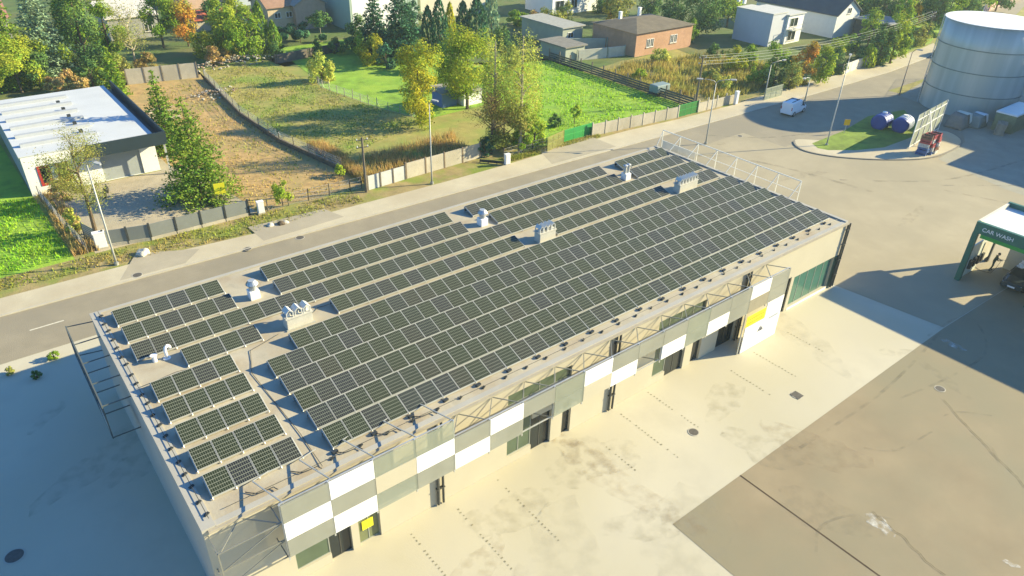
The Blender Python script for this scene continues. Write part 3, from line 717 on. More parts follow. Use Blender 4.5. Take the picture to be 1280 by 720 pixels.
# ------------------------------------------------------------------ fences
def panel_fence(name, label, pts, h, m_panel, m_post, step=2.4, th=.08, plinth=0, post_h=None, group=None, cat='fence', gap=0, cap=None):
    t = thing(name, label, cat, (pts[0][0],pts[0][1],0), 0, group); ox, oy = pts[0]
    for (x0,y0),(x1,y1) in zip(pts[:-1], pts[1:]):
        d = math.hypot(x1-x0,y1-y0); n = max(1, round(d/step))
        for i in range(n):
            a = (x0+(x1-x0)*i/n-ox, y0+(y1-y0)*i/n-oy); c = (x0+(x1-x0)*(i+1)/n-ox, y0+(y1-y0)*(i+1)/n-oy)
            ex = ((c[0]-a[0])*.04, (c[1]-a[1])*.04)
            b = MB()
            if gap:
                k = int(h/gap)
                for j in range(k): b.bar((a[0],a[1],plinth+gap*(j+.5)),(c[0],c[1],plinth+gap*(j+.5)),th,gap*.72)
            else:
                b.bar((a[0]+ex[0],a[1]+ex[1],plinth+(h-plinth)/2),(c[0]-ex[0],c[1]-ex[1],plinth+(h-plinth)/2),th,h-plinth-.02)
            b.build('panel', m_panel, t)
            if plinth:
                b = MB(); b.bar((a[0],a[1],plinth/2-.01),(c[0],c[1],plinth/2-.01),.16,plinth); b.build('plinth', M_CFENCE, t)
            b = MB(); b.cbox(a[0],a[1],(post_h or h+.1)/2,.16,.16,post_h or h+.1); b.build('post', m_post, t)
    x1, y1 = pts[-1]
    b = MB(); b.cbox(x1-ox,y1-oy,(post_h or h+.1)/2,.16,.16,post_h or h+.1); b.build('post', m_post, t)
    return t
panel_fence('panel_fence','grey solid board fence on a pale plinth before the gravel forecourt',[G(133,309),G(190,300),G(312,269)],1.55,M_FGREY,M_DARK,2.4,.06,.3)
def wire_fence(name, label, pts, h, step=2.5, mp=None, rails=4, base=0, jit=0.0):
    t = thing(name, label, 'wire fence', (pts[0][0],pts[0][1],0)); ox, oy = pts[0]; mp = mp or M_WOOD
    wb = MB()
    for (x0,y0),(x1,y1) in zip(pts[:-1], pts[1:]):
        d = math.hypot(x1-x0,y1-y0); n = max(1, round(d/step))
        for i in range(n+1):
            x, y = x0+(x1-x0)*i/n-ox, y0+(y1-y0)*i/n-oy
            hh = h*(1+random.uniform(-jit,jit)); b = MB(); b.tube([(x,y,0),(x+random.uniform(-jit,jit)*.4,y,hh)],.05,6); b.build('post', mp, t)
        for k in range(rails):
            z = base+.1+(h-.15-base)*k/(rails-1); wb.bar((x0-ox,y0-oy,z),(x1-ox,y1-oy,z),.018)
        m = int(d/.3)
        for i in range(m):
            u = i/m; v = min(1,(i+3)/m)
            wb.bar((x0+(x1-x0)*u-ox,y0+(y1-y0)*u-oy,base+.1),(x0+(x1-x0)*v-ox,y0+(y1-y0)*v-oy,h-.1),.010)
    wb.build('mesh', M_STEEL, t)
    if base:
        b = MB()
        for (x0,y0),(x1,y1) in zip(pts[:-1], pts[1:]): b.bar((x0-ox,y0-oy,base/2),(x1-ox,y1-oy,base/2),.22,base)
        b.build('low_wall', mat('dark_low_wall',(0.14,0.115,0.08),.95,var=.3,scale=1.5,bump=.3), t)
    return t
wire_fence('wire_fence','long wire fence on a low dark wall beside the brown earth plot',[(28.6,45.2),(26.6,57),(26.4,69),(28.2,88)],1.5,3.0,M_WOOD,4,.55)
wire_fence('wire_fence','sagging old wire fence with crooked posts beside the long lawn',[(45,54.6),(42.5,62.3),(40.4,74.5),(41.6,81.5)],1.2,1.9,mat('grey_post',(0.33,0.30,0.23),.9,var=.2,scale=2),3,0,.2)
wire_fence('wire_fence','thin wire fence along the bright lawn at far left',[(2.7,41.0),(2.0,48),(1.5,55.6)],1.3,2.4)
wire_fence('wire_fence','low wire fence between the white letter box and dark pole',[(18.3,40.2),(22.5,40.2),(26.9,39.9),(28.2,39.9)],1.3,2.2)
wire_fence('wire_fence','thin wire fence beside the olive metal gate',[(45.2,37.9),(49.5,38.0),(53.6,37.8)],1.3,2.1)
panel_fence('concrete_fence','whitish sheet fence beginning at the dark wooden pole',[G(460,238),G(507,224)],1.55,mat('whitish_sheet',(0.50,0.52,0.50),.7,var=.12,scale=1.5),M_WOOD,1.8,.06)
panel_fence('concrete_fence','cast concrete panel fence behind the slim street lamp',[G(508,223.5),G(600,197)],1.75,M_CFENCE,mat('dark_post',(0.22,0.17,0.11),.9,var=.2),2.35,.08)
panel_fence('concrete_fence','cast concrete fence right of the green gate along the meadow',[G(740,170),G(847,147)],1.5,M_CFENCE,M_CFENCE,2.0,.08,0,1.7)
panel_fence('concrete_fence','short picket-topped concrete fence by the end of the meadow',[G(872,140.5),G(917,129)],1.3,M_CFENCE,M_CFENCE,2.2,.08,0,1.75)
panel_fence('concrete_fence','pale concrete fence at the back of the earth plot',[G(160,106),G(248,97)],2.2,M_CFENCE,M_WOOD,2.6,.08)
panel_fence('concrete_fence','whitish wall along the far pavement under dark shrubs',[G(1052,94),G(1088,80)],1.7,mat('whitish_wall',(0.60,0.58,0.52),.8,var=.1),M_CFENCE,2.5,.15)
panel_fence('wooden_fence','long dark wooden fence between the meadow and the dry strip',[(78.8,38.2),(78.8,69)],1.7,mat('dark_boards',(0.10,0.10,0.085),.9,var=.3,scale=2),M_WOOD,2.6,.05,0,1.9,gap=.34)
panel_fence('picket_fence','red and white fence far behind the tank',[G(1228,17),G(1278,-4)],2.2,mat('reddish_picket',(0.55,0.30,0.25),.8,var=.15),M_WHITE,1.6,.06)
def gate(label, p, q, h, m, bars=6, frame=.07, fill=None):
    t = thing('metal_gate', label, 'gate', (p[0],p[1],0)); dx, dy = q[0]-p[0], q[1]-p[1]
    b = MB()
    for z in (.12,h/2+.1,h): b.bar((0,0,z),(dx,dy,z),frame)
    for u in (0,.33,.66,1): b.bar((dx*u,dy*u,.0),(dx*u,dy*u,h+.05),frame)
    b.build('frame', m, t)
    b = MB()
    for k in range(int(h/.14)): z = .2+k*.14; b.bar((0,0,z),(dx,dy,z),.03,.085 if fill is None else .13)
    b.build('slats', fill or m, t)
    return t
gate('bright green metal gate between the shrubs and the concrete fence',G(705,178),G(740,168),1.5,mat('bright_green',(0.06,0.36,0.08),.5,var=.1),fill=M_GREENM)
gate('green mesh gate panel closing the corner of the meadow',G(848,146.5),G(871,140.5),1.6,M_GREENM,fill=mat('green_mesh',(0.03,0.17,0.03),.6,var=.15))
gate('plain olive metal gate left of the bright green gate',G(684,190),G(704,180.5),1.7,mat('olive_paint',(0.22,0.22,0.06),.6,var=.1))
gate('low dark chain gate beside the white post box',G(600,203),G(632,206),.35,M_DARK)
gate('grey gate frame by the roadside shrubs left of the van',G(955,126),G(976,120),1.7,mat('grey_green',(0.25,0.29,0.22),.6,var=.1))
def meterbox(px, py, label, w=.6, h=1.25, d=.4, m=None):
    x, y = G(px, py); t = thing('meter_box', label, 'utility box', (x,y,0), -.1)
    b = MB(); b.box(-w/2-.04,-d/2-.04,0,w/2+.04,d/2+.04,.15); b.build('plinth', M_CFENCE, t)
    b = MB(); b.box(-w/2,-d/2,.152,w/2,d/2,h); b.box(-w/2-.03,-d/2-.03,h+.002,w/2+.03,d/2+.03,h+.06); b.build('cabinet', m or M_WHITE, t, bevel=.01)
    b = MB(); b.box(-w/2+.05,-d/2-.012,.2,w/2-.05,-d/2-.002,h-.05); b.build('door', m or M_WHITE, t)
meterbox(634,206,'white utility box on the pavement edge beside the chain gate')
meterbox(327,267,'white utility box at the right end of the grey board fence')
meterbox(919,131,'white pillar box at the end of the picket-topped fence',.5,1.9,.4)
meterbox(128,310,'broad white gate pillar at the left end of the grey board fence',.9,1.5,.5)
x, y = G(112,303); t = thing('bin_shelter','grey slatted bin enclosure left of the white gate pillar','bin shelter',(x,y,0))
b = MB()
for k in range(7): b.bar((-.1,1.4,.12+k*.2),(.5,-.6,.12+k*.2),.04,.16)
b.build('side', M_FGREY, t); b = MB(); b.bar((.5,-.6,0),(.5,-.6,1.45),.08); b.bar((-.1,1.4,0),(-.1,1.4,1.45),.08); b.build('post', M_DARK, t)
x, y = G(284,262); t = thing('yellow_board','yellow notice board standing behind the grey board fence','board',(x,y+1.2,0),-.2)
b = MB(); b.box(-.5,-.03,1.2,.5,.03,2.3); b.build('board', M_YEL, t); b = MB(); b.box(-.45,.031,0,-.38,.09,2.2); b.box(.38,.031,0,.45,.09,2.2); b.build('leg', M_WOOD, t)
x, y = G(1055,167); t = thing('road_sign','small orange yellow sign on a short post on the grass island','road sign',(x,y,0),-.7)
b = MB(); b.tube([(0,0,0),(0,0,1.6)],.035,8); b.build('post', M_STEEL, t)
b = MB(); b.cbox(0,-.05,1.5,.75,.03,.75); b.build('plate', mat('orange_yellow',(0.85,0.45,0.02),.5,var=.05), t, bevel=.01)
for i, (px, py, r) in enumerate(((180,318,.55),(338,283,.35),(352,281,.4),(358,279,.3))):
    x, y = G(px, py); bm = bmesh.new(); bmesh.ops.create_icosphere(bm, subdivisions=3, radius=r)
    for v in bm.verts: v.co *= 1+.22*math.sin(v.co.x*7+i)*math.cos(v.co.y*6)+random.uniform(-.04,.04); v.co.z *= .6
    me = bpy.data.meshes.new('boulder'); bm.to_mesh(me); bm.free(); me.materials.append(M_CBLK if i != 2 else M_BARK)
    o = bpy.data.objects.new('boulder', me); COL.objects.link(o); o.location = (x,y,r*.3)
    tag(o, ['large pale boulder on the verge by the left street lamp','left one of three small stones on the verge','dark middle one of three stones on the verge','right one of three small stones on the verge'][i], 'boulder', 'stones on the verge')

# ------------------------------------------------------------------ vegetation
def quads(name, C, size, m, parent=None, loc=(0,0,0), up=0.3, elong=1.0, hang=False, seed=0, outw=None):
    """many small leaf faces at centres C"""
    r = np.random.default_rng(seed); n = len(C)
    nor = r.normal(size=(n,3)); nor[:,2] = np.abs(nor[:,2])+up
    if outw is not None: nor = nor*.55+outw*1.1
    nor /= np.linalg.norm(nor,axis=1)[:,None]
    ref = r.normal(size=(n,3)); 
    if hang: ref = ref*.25+np.array([0,0,-1.0]); nor[:,2] *= .2
    u = np.cross(nor, ref); u /= np.linalg.norm(u,axis=1)[:,None]+1e-9
    w = np.cross(u, nor); w /= np.linalg.norm(w,axis=1)[:,None]+1e-9
    s = size*r.uniform(.55,1.35,size=(n,1))
    a, b = u*s*.5, w*s*.5*elong
    V = np.empty((n,4,3)); V[:,0] = C-b; V[:,1] = C+a*.8-b*.1; V[:,2] = C+b; V[:,3] = C-a*.8+b*.1
    me = bpy.data.meshes.new(name); me.vertices.add(4*n); me.vertices.foreach_set('co', V.reshape(-1))
    me.loops.add(4*n); me.loops.foreach_set('vertex_index', np.arange(4*n, dtype=np.int32))
    me.polygons.add(n); me.polygons.foreach_set('loop_start', np.arange(0,4*n,4,dtype=np.int32)); me.polygons.foreach_set('loop_total', np.full(n,4,dtype=np.int32))
    me.materials.append(m); me.update(); me.validate()
    o = bpy.data.objects.new(name, me); COL.objects.link(o); o.location = loc
    if parent is not None: o.parent = parent
    return o
LM = {
 'green':   leafmat('leaf_green', (0.155, 0.27, 0.028), (0.25, 0.34, 0.035)),
 'mid':     leafmat('leaf_mid', (0.21, 0.31, 0.035), (0.36, 0.39, 0.04)),
 'light':   leafmat('leaf_light', (0.26, 0.37, 0.04), (0.34, 0.4, 0.05)),
 'dark':    leafmat('leaf_dark', (0.075, 0.15, 0.045), (0.12, 0.195, 0.045), trans=.2),
 'spruce': leafmat('needle_green', (0.12,0.215,0.03), (0.19,0.27,0.035), trans=.3),
 'blue': leafmat('needle_blue', (0.17,0.27,0.16), (0.25,0.33,0.19), trans=.25),
 'thuja':   leafmat('needle_dark', (0.04, 0.115, 0.06), (0.07, 0.15, 0.065), trans=.15),
 'yellow':  leafmat('leaf_yellow', (0.4, 0.38, 0.03), (0.25, 0.32, 0.03), .22),
 'gold':    leafmat('leaf_gold', (0.5, 0.36, 0.035), (0.34, 0.34, 0.035), .3),
 'orange':  leafmat('leaf_orange', (0.48, 0.25, 0.045), (0.28, 0.28, 0.035), .3),
 'rust':    leafmat('leaf_rust', (0.34, 0.23, 0.09), (0.27, 0.25, 0.06), .4),
 'willow': leafmat('leaf_willow', (0.34,0.40,0.075), (0.46,0.45,0.10), .4),
 'olive': leafmat('leaf_olive', (0.25,0.29,0.065), (0.33,0.31,0.08), .4),
 'tan':     leafmat('leaf_tan', (0.44, 0.31, 0.12), (0.38, 0.3, 0.1), .5),
}
def trunk(parent, h, r0, m, limbs, R, z0, seed):
    r = random.Random(seed); b = MB()
    bx, by = r.uniform(-.15,.15), r.uniform(-.15,.15)
    b.tube([(0,0,0),(bx*.4,by*.4,h*.35),(bx,by,h*.9)], [r0,r0*.75,r0*.25], 8)
    for k in range(limbs):
        a = 2*PI*k/limbs+r.uniform(-.5,.5); z = z0*.85+(h-z0)*r.uniform(.05,.55); q = R*r.uniform(.5,.85)
        b.tube([(bx*.4,by*.4,z),(q*.5*math.cos(a),q*.5*math.sin(a),z+q*.45),(q*math.cos(a),q*math.sin(a),z+q*.75)],[r0*.45,r0*.28,r0*.08],6)
    b.build('trunk', m, parent)
def tree(kind, leaf, base, top, rpx, label, cat='tree', dens=1.0, name=None, group=None, leaf_s=None, low=None, bark=None, seed=None):
    """base, top row and half width are given in the photograph; the tree gets its real place and size from them"""
    x, y = G(*base) if base[1] > -200 else base; ppm = PXM((x,y)); h = max(.6, HT((x,y), top)); R = rpx/ppm*{'round':1.04,'shrub':1.06,'conifer':1.2}.get(kind,1)
    sd = seed or int(abs(base[0]*7+base[1]*131)) % 9973
    r = np.random.default_rng(sd)
    s = leaf_s or min(.5, max(.17, 2.6/ppm))
    nm = name or {'round':'leafy_tree','shrub':'shrub','conifer':'spruce_tree','column':'thuja','weeping':'weeping_birch','bare':'bare_tree'}[kind]
    t = thing(nm, label, cat, (x,y,0), 0, group)
    bark = bark or M_BARK
    if kind in ('round','shrub'):
        lo = low if low is not None else (.14 if kind == 'round' else .0)
        zc = h*(lo+1)/2; rz = h*(1-lo)/2
        K = int(30 if kind == 'round' else 16)
        d = r.normal(size=(K,3)); d /= np.linalg.norm(d,axis=1)[:,None]
        rad = r.uniform(.35,.92,size=(K,1))**.7
        C0 = d*rad*np.array([R,R,rz])*.86; 
        C0[:,:2] *= (1.0-.25*np.clip(C0[:,2:3]/rz,-.2,1))
        rc = r.uniform(.22,.42,size=K)*min(R,rz*1.1)
        N = int(dens*min(15000, max(500, 5.2*4*PI*R*max(R,rz)/(s*s)*.8)))
        w = rc**2; w /= w.sum(); idx = r.choice(K, N, p=w)
        dd = r.normal(size=(N,3)); dd /= np.linalg.norm(dd,axis=1)[:,None]; rr = r.uniform(0,1,size=(N,1))**.4
        P = C0[idx]+dd*rr*rc[idx][:,None]*np.array([1,1,.8]); 
        P[:,2] *= (h-zc)/max(.2,np.percentile(P[:,2],99.3)); q_ = np.percentile(np.hypot(P[:,0],P[:,1]),97); P[:,:2] *= R/max(.1,q_)
        P[:,2] = np.maximum(P[:,2]+zc, .05)
        ow = dd*.8+C0[idx]/np.array([R,R,rz]); ow /= np.linalg.norm(ow,axis=1)[:,None]+1e-9
        quads('crown', P, s*.85, LM[leaf], t, up=.3, seed=sd, outw=ow)
        trunk(t, h*.85, max(.05,min(.32,h*.022)), bark, 6, R, h*max(lo,.12), sd)
    elif kind == 'conifer':
        lv = max(9, int(h/.55)); pts = []
        for k in range(lv):
            u = (k+.5)/lv; z = h*(.05+.95*u); rad = R*(1-u)**.68*r.uniform(.82,1.12)+.08
            nb = max(4, int(10*(1-u)+4)); a0 = r.uniform(0,6.28)
            for j in range(nb):
                a = a0+2*PI*j/nb+r.normal()*.15; L = rad*r.uniform(.72,1.1); m_ = max(4, int(L/s*5.5*dens))
                q = r.uniform(.1,1,size=m_)**.75*L; sp = .10*L+.18*q
                pts.append(np.c_[q*math.cos(a)+r.normal(size=m_)*sp*.5, q*math.sin(a)+r.normal(size=m_)*sp*.5, z-.30*q+.10*q*q/max(L,.1)+r.normal(size=m_)*.09*h/lv*2])
        P = np.concatenate(pts); P[:,2] = np.clip(P[:,2], .05, h)
        quads('crown', P, s*1.05, LM[leaf], t, up=.8, elong=1.3, seed=sd)
        b = MB(); b.tube([(0,0,0),(0,0,h*.97)],[max(.06,h*.016),.02],8); b.build('trunk', bark, t)
    elif kind == 'column':
        N = int(dens*min(6000, max(500, 6*R*h/(s*s)*1.8)))
        u = r.uniform(0,1,size=N); a = r.uniform(0,2*PI,size=N)
        prof = np.sin(np.clip(u*.93+.07,0,1)**.75*PI)**.6
        ridge = 1+.16*np.sin(a*5+u*9)+.1*np.sin(a*9-u*17)
        rad = R*prof*ridge*r.uniform(.55,1,size=N)**.5
        P = np.c_[rad*np.cos(a), rad*np.sin(a), u*h]
        quads('crown', P, s, LM[leaf], t, up=.1, elong=1.7, hang=True, seed=sd)
        b = MB(); b.tube([(0,0,0),(0,0,h*.8)],[max(.05,h*.015),.02],7); b.build('trunk', bark, t)
    elif kind == 'weeping':
        ns = int(150*dens*(R*2)); pts = []
        for k in range(ns):
            a = r.uniform(0,6.28); q = R*r.uniform(.1,1)**.6; zt = h*(1-.34*(q/R)**1.5*r.uniform(.6,1.1))*r.uniform(.42,1.0)**.8; L = h*r.uniform(.08,.26)
            zb = max(.6, zt-L); m_ = max(5, int((zt-zb)/s*1.5)); u = r.uniform(0,1,size=m_)
            pts.append(np.c_[q*math.cos(a)+r.normal(size=m_)*.14, q*math.sin(a)+r.normal(size=m_)*.14, zt-(zt-zb)*u])
        P = np.concatenate(pts); quads('crown', P, s*.62, LM[leaf], t, up=1.0, elong=1.5, seed=sd)
        trunk(t, h*.95, max(.08,h*.016), bark, 9, R*.8, h*.3, sd)
    elif kind == 'bare':
        b = MB(); rr = random.Random(sd)
        b.tube([(0,0,0),(.1,0,h*.4),(0,.1,h*.95)],[h*.022,h*.016,.02],8)
        tips = []
        for k in range(16):
            a = rr.uniform(0,6.28); z = h*rr.uniform(.3,.85); q = R*rr.uniform(.5,1)
            p1 = (q*.5*math.cos(a),q*.5*math.sin(a),z+q*.35); p2 = (q*math.cos(a+.2),q*math.sin(a+.2),z+q*.6)
            b.tube([(0,0,z),p1,p2],[h*.009,h*.006,.012],5); tips += [p1,p2]
            for e in range(3):
                p3 = (p2[0]+rr.uniform(-.6,.6),p2[1]+rr.uniform(-.6,.6),p2[2]+rr.uniform(.1,.8)); b.tube([p1,p3],[.03,.01],4); tips.append(p3)
        b.build('trunk', bark, t)
        T = np.array(tips); N = int(2400*dens); P = T[r.integers(0,len(T),N)]+r.normal(size=(N,3))*R*.2
        P[:,2] = np.maximum(P[:,2],.3)
        quads('crown', P, s*.55, LM[leaf], t, up=.8, seed=sd)
    return t
# left group behind the white building
tree('conifer','spruce',(22,108),-22,30,'tall green spruce at the far left edge behind the white building')
tree('conifer','blue',(66,98),-30,30,'silvery blue spruce behind the yellow green bush','tree')
tree('round','dark',(112,92),-26,26,'dark tall tree right of the silvery spruce',low=.05)
tree('round','green',(143,85),-16,20,'mid green tree behind the bare pale-trunked tree',low=.1)
tree('shrub','mid',(28,116),42,36,'large rounded light green bush at the left behind the white roof')
tree('shrub','light',(72,100),48,24,'yellow green bush between blue spruce and ochre shrub')
tree('shrub','tan',(88,117),88,25,'ochre brown shrub just behind the white roof')
tree('shrub','dark',(118,112),72,17,'small dark shrub behind the right end of the white roof')
tree('conifer','green',(148,122),58,13,'slim bright green conifer at the corner of the white roof')
tree('bare','olive',(172,92),18,28,'half bare pale-trunked tree behind the concrete fence',bark=M_BARKP,dens=1.5)
tree('round','green',(205,60),-14,20,'tall green tree left of the orange maple')
tree('round','orange',(236,58),0,17,'orange maple behind the earth plot')
tree('shrub','yellow',(255,72),38,16,'small yellow bush below the orange maple')
tree('shrub','tan',(274,80),58,14,'ochre bush beside the rubble heap')
tree('shrub','gold',(288,72),50,10,'golden bush behind the rubble heap')
tree('round','mid',(283,68),-2,20,'olive green tree in front of the red roof',low=.05)
tree('shrub','green',(313,72),20,24,'big green bush at the right of the rubble heap')
tree('column','spruce',(330,66),2,9,'tall thuja left of the beige houses')
tree('column','spruce',(345,66),26,8,'shorter thuja beside the tall one')
tree('shrub','thuja',(376,54),30,28,'broad dark hedge-like shrub before the beige houses')
tree('round','dark',(402,52),13,14,'small dark round-headed tree before the pale green house',low=.45,bark=M_BARKP)
tree('shrub','willow',(403,102),63,17,'willowy light shrub at the head of the crooked wire fence',dens=1.2)
tree('conifer','dark',(398,74),44,7,'little dark fir behind the willowy shrub')
# middle
tree('conifer','thuja',(470,66),-12,20,'dark fir left of the tall blue green one')
tree('conifer','thuja',(502,74),-26,26,'tall blue green fir behind the yellow shrubs')
tree('shrub','dark',(447,62),18,17,'dark green bush before the white house wall')
tree('shrub','mid',(453,76),36,12,'upright light green shrub left of the yellow one')
tree('shrub','yellow',(471,80),44,20,'wide yellow shrub at the end of the long lawn')
tree('shrub','thuja',(483,86),54,11,'dark shrub in front of the wide yellow one')
tree('column','thuja',(536,66),8,9,'leftmost dark thuja of the row behind the green tree',group='row of thujas')
tree('column','thuja',(550,66),-2,10,'second dark thuja of the row, left of the yellowish one',group='row of thujas')
tree('column','yellow',(563,62),4,7,'yellowish column-shaped thuja in the dark row',group='row of thujas')
tree('column','thuja',(579,56),2,10,'dark thuja right of the yellowish one',group='row of thujas')
tree('column','thuja',(596,56),-3,13,'broad dark thuja near the right end of the row',group='row of thujas')
tree('column','blue',(614,50),-14,9,'pale bluish thuja ending the row',group='row of thujas')
tree('round','yellow',(525,156),55,27,'yellow green tree behind the slim street lamp',low=.13,seed=31)
tree('round','mid',(584,136),34,38,'big green broad-crowned tree beside the blue shed',low=.13,dens=1.2,seed=77)
tree('weeping','willow',(618,186),26,17,'narrow olive birch left of the weeping one',bark=M_BARKP,dens=.5)
tree('weeping','willow',(650,190),18,25,'tall weeping birch with pale yellow strands near the pavement',bark=M_BARKP,dens=.6)
tree('bare','rust',(614,192),112,24,'reddish brown thin shrub at the foot of the birches',name='shrub',cat='shrub',dens=1.6)
tree('shrub','green',(654,190),132,15,'leafy green shrub at the foot of the weeping birch')
tree('shrub','olive',(630,188),126,30,'wide olive shrub mass under the two birches')
tree('shrub','light',(668,182),130,13,'light shrub right of the birches')
tree('shrub','thuja',(606,196),172,12,'low dark shrub by the chain gate')
tree('shrub','green',(648,32),12,16,'green clipped hedge bush behind the weeping birch')
tree('shrub','olive',(688,36),10,14,'olive bush left of the white far house')
tree('shrub','rust',(668,38),12,10,'reddish bush behind the weeping birch top')
tree('round','olive',(770,30),-14,20,'olive tree behind the brick house roof')
tree('round','gold',(762,28),-4,10,'golden small tree behind the flat roofed garage')
tree('round','dark',(872,46),-26,30,'large dark tree behind the grey block')
tree('round','light',(908,34),-22,20,'lighter tree lit by the sun above the grey block')
tree('shrub','green',(862,54),24,9,'small upright bush at the right end of the brick house')
tree('shrub','light',(690,124),118,5,'pale sapling tuft at the corner of the wooden fence') if False else None
tree('shrub','yellow',(917,90),58,15,'yellow bush standing before the grey block')
tree('shrub','green',(933,84),56,12,'green bush behind the yellow one')
tree('shrub','light',(800,100),86,9,'light bush beside the dark wooden fence')
tree('shrub','willow',(825,78),60,12,'straw coloured bush below the brick house windows')
tree('shrub','green',(968,88),52,15,'green bush before the balcony of the white house')
tree('round','orange',(1000,106),52,14,'orange leaved tree beside the road',low=.03)
tree('round','mid',(1024,104),56,15,'grey green tree right of the orange one',low=.05)
tree('shrub','olive',(985,112),80,15,'scrubby olive bush behind the gate frame')
tree('shrub','dark',(966,110),74,14,'dark scrub left of the orange tree')
tree('shrub','dark',(1046,92),60,14,'dark shrub at the left end of the whitish roadside wall')
tree('shrub','dark',(1068,82),52,14,'dark shrub above the whitish roadside wall')
tree('column','light',(1082,84),56,10,'bright green thuja at the end of the whitish wall')
tree('round','dark',(1096,82),30,14,'dark green tree right of the whitish wall',low=.05)
tree('round','mid',(1112,80),18,16,'leafy light tree at the roadside before the dark gap',low=.05)
tree('round','light',(1084,58),12,13,'pale green tree right of the white gable')
tree('round','gold',(1134,40),0,11,'golden crowned tree among the dark ones')
tree('round','olive',(1148,58),26,10,'olive bush beside the far pole',low=.05)
for i, (bx, by, tp, rw, lf, lab) in enumerate([(1085,34,-24,18,'dark','dark tree behind the white gable house'),(1106,38,-24,17,'dark','dark tree left of the golden crown'),
   (1160,46,-30,16,'dark','dark tall tree behind the far pole'),(1178,42,-34,16,'green','green tall tree left of the tank top'),(1198,34,-38,17,'dark','dark tree just above the tank rim'),
   (1218,24,-42,18,'green','green tree behind the tank right of the dark one'),(1062,20,-20,14,'green','green tree behind the dark house roof'),(1244,14,-40,16,'dark','dark tree in the top right corner')]):
    tree('round',lf,(bx,by),tp,rw,lab,low=.04,group='trees beyond the tank')
for a in [('shrub','green',(8,112),62,18,'low green bush against the left edge behind the white roof'),('shrub','dark',(52,112),66,16,'dark shrub between the two big bushes at left'),
   ('round','green',(98,66),-20,20,'green tree behind the silvery spruce'),('shrub','mid',(130,106),84,12,'light shrub beside the slim conifer'),('shrub','olive',(152,98),66,16,'olive shrub left of the bare tree'),
   ('shrub','rust',(186,92),66,14,'reddish scrub at the foot of the bare tree'),('round','green',(222,30),-30,16,'green tree above the orange maple'),('round','dark',(268,36),-12,13,'dark tree behind the red roof'),
   ('shrub','green',(300,76),40,16,'leafy bush touching the rubble heap'),('round','mid',(300,46),-6,18,'light green tree behind the big green bush'),('shrub','dark',(350,72),52,12,'dark low bush by the shorter thuja'),
   ('shrub','dark',(425,66),48,14,'dark bush at the right end of the garden wall'),('shrub','green',(520,90),66,14,'green bush between yellow tree and the tall fir'),('shrub','mid',(556,112),78,16,'light shrub between the yellow and big green trees'),
   ('round','thuja',(516,50),-6,13,'dark fir-like tree right of the tall blue green fir'),('shrub','dark',(628,62),30,13,'dark shrub right of the thuja row'),('shrub','olive',(636,86),56,14,'olive shrub behind the narrow birch'),
   ('round','olive',(706,34),2,11,'olive tree at the left of the white far house'),('round','dark',(838,34),-12,16,'dark tree behind the right end of the brick house'),('round','dark',(752,16),-22,15,'dark tree at the top edge behind the white far house'),
   ('round','dark',(812,20),-20,16,'dark tree at the top edge behind the brick house'),('shrub','dark',(895,74),54,12,'dark bush in the shade of the grey block'),('shrub','olive',(890,104),86,14,'olive scrub in the dry strip'),
   ('shrub','green',(945,106),80,14,'green scrub in the dry strip before the grey block'),('shrub','dark',(984,96),70,12,'dark scrub under the balcony wing'),('shrub','willow',(905,112),94,12,'straw bush near the curved street lamp'),
   ('shrub','mid',(1040,72),48,13,'light bush under the white gable'),('shrub','green',(1058,66),42,12,'green bush right of the white gable'),('round','green',(1120,56),-6,15,'green tree left of the olive bush'),
   ('round','dark',(1140,30),-30,18,'dark tree behind the golden crown'),('round','green',(1170,22),-44,16,'pale green tree behind the far pole'),('round','dark',(1206,14),-50,18,'dark tree at the top edge above the tank'),
   ('round','dark',(1128,10),-40,17,'dark tree at the top edge left of the far pole'),('round','green',(1090,8),-34,15,'green tree at the top edge beyond the gable house'),('shrub','dark',(1124,72),40,12,'dark bush in the gap by the far street bend')]:
    tree(*a, **({'low':.02} if a[0] == 'round' else {}))
# plots
tree('conifer','spruce',(252,248),120,39,'broad spruce on the earth plot beside the forecourt',seed=5,dens=1.1)
tree('conifer','spruce',(212,190),86,19,'thin-topped spruce behind the broad one',seed=9)
tree('bare','olive',(120,292),176,30,'thin airy tree in front of the white building',name='young_tree',dens=6.0)
tree('shrub','light',(354,258),228,12,'young sapling near the street side of the earth plot',low=.3)
tree('shrub','light',(424,220),206,9,'light bush where the wire fence meets the street')
tree('shrub','light',(718,156),132,7,'slender sapling in the bright meadow',low=.3)
tree('shrub','dark',(694,158),142,9,'dark low bush beside the meadow gate')
tree('shrub','dark',(265,256),244,10,'dark bush at the foot of the broad spruce')
tree('shrub','tan',(80,250),222,14,'dry ochre bush along the left lawn fence') 
tree('shrub','willow',(95,290),262,10,'dry straw bush by the bin enclosure')
for a in (('green',(68,449),440,7,'small green weed tuft on the pale strip by the street, rightmost of three'),('olive',(14,467),459,6,'small olive weed tuft on the pale strip at the left edge'),('dark',(46,473),465,6,'dark weed tuft at the shadow edge between two others')):
    tree('shrub',*a,name='weed_tuft',cat='weed',leaf_s=.12)
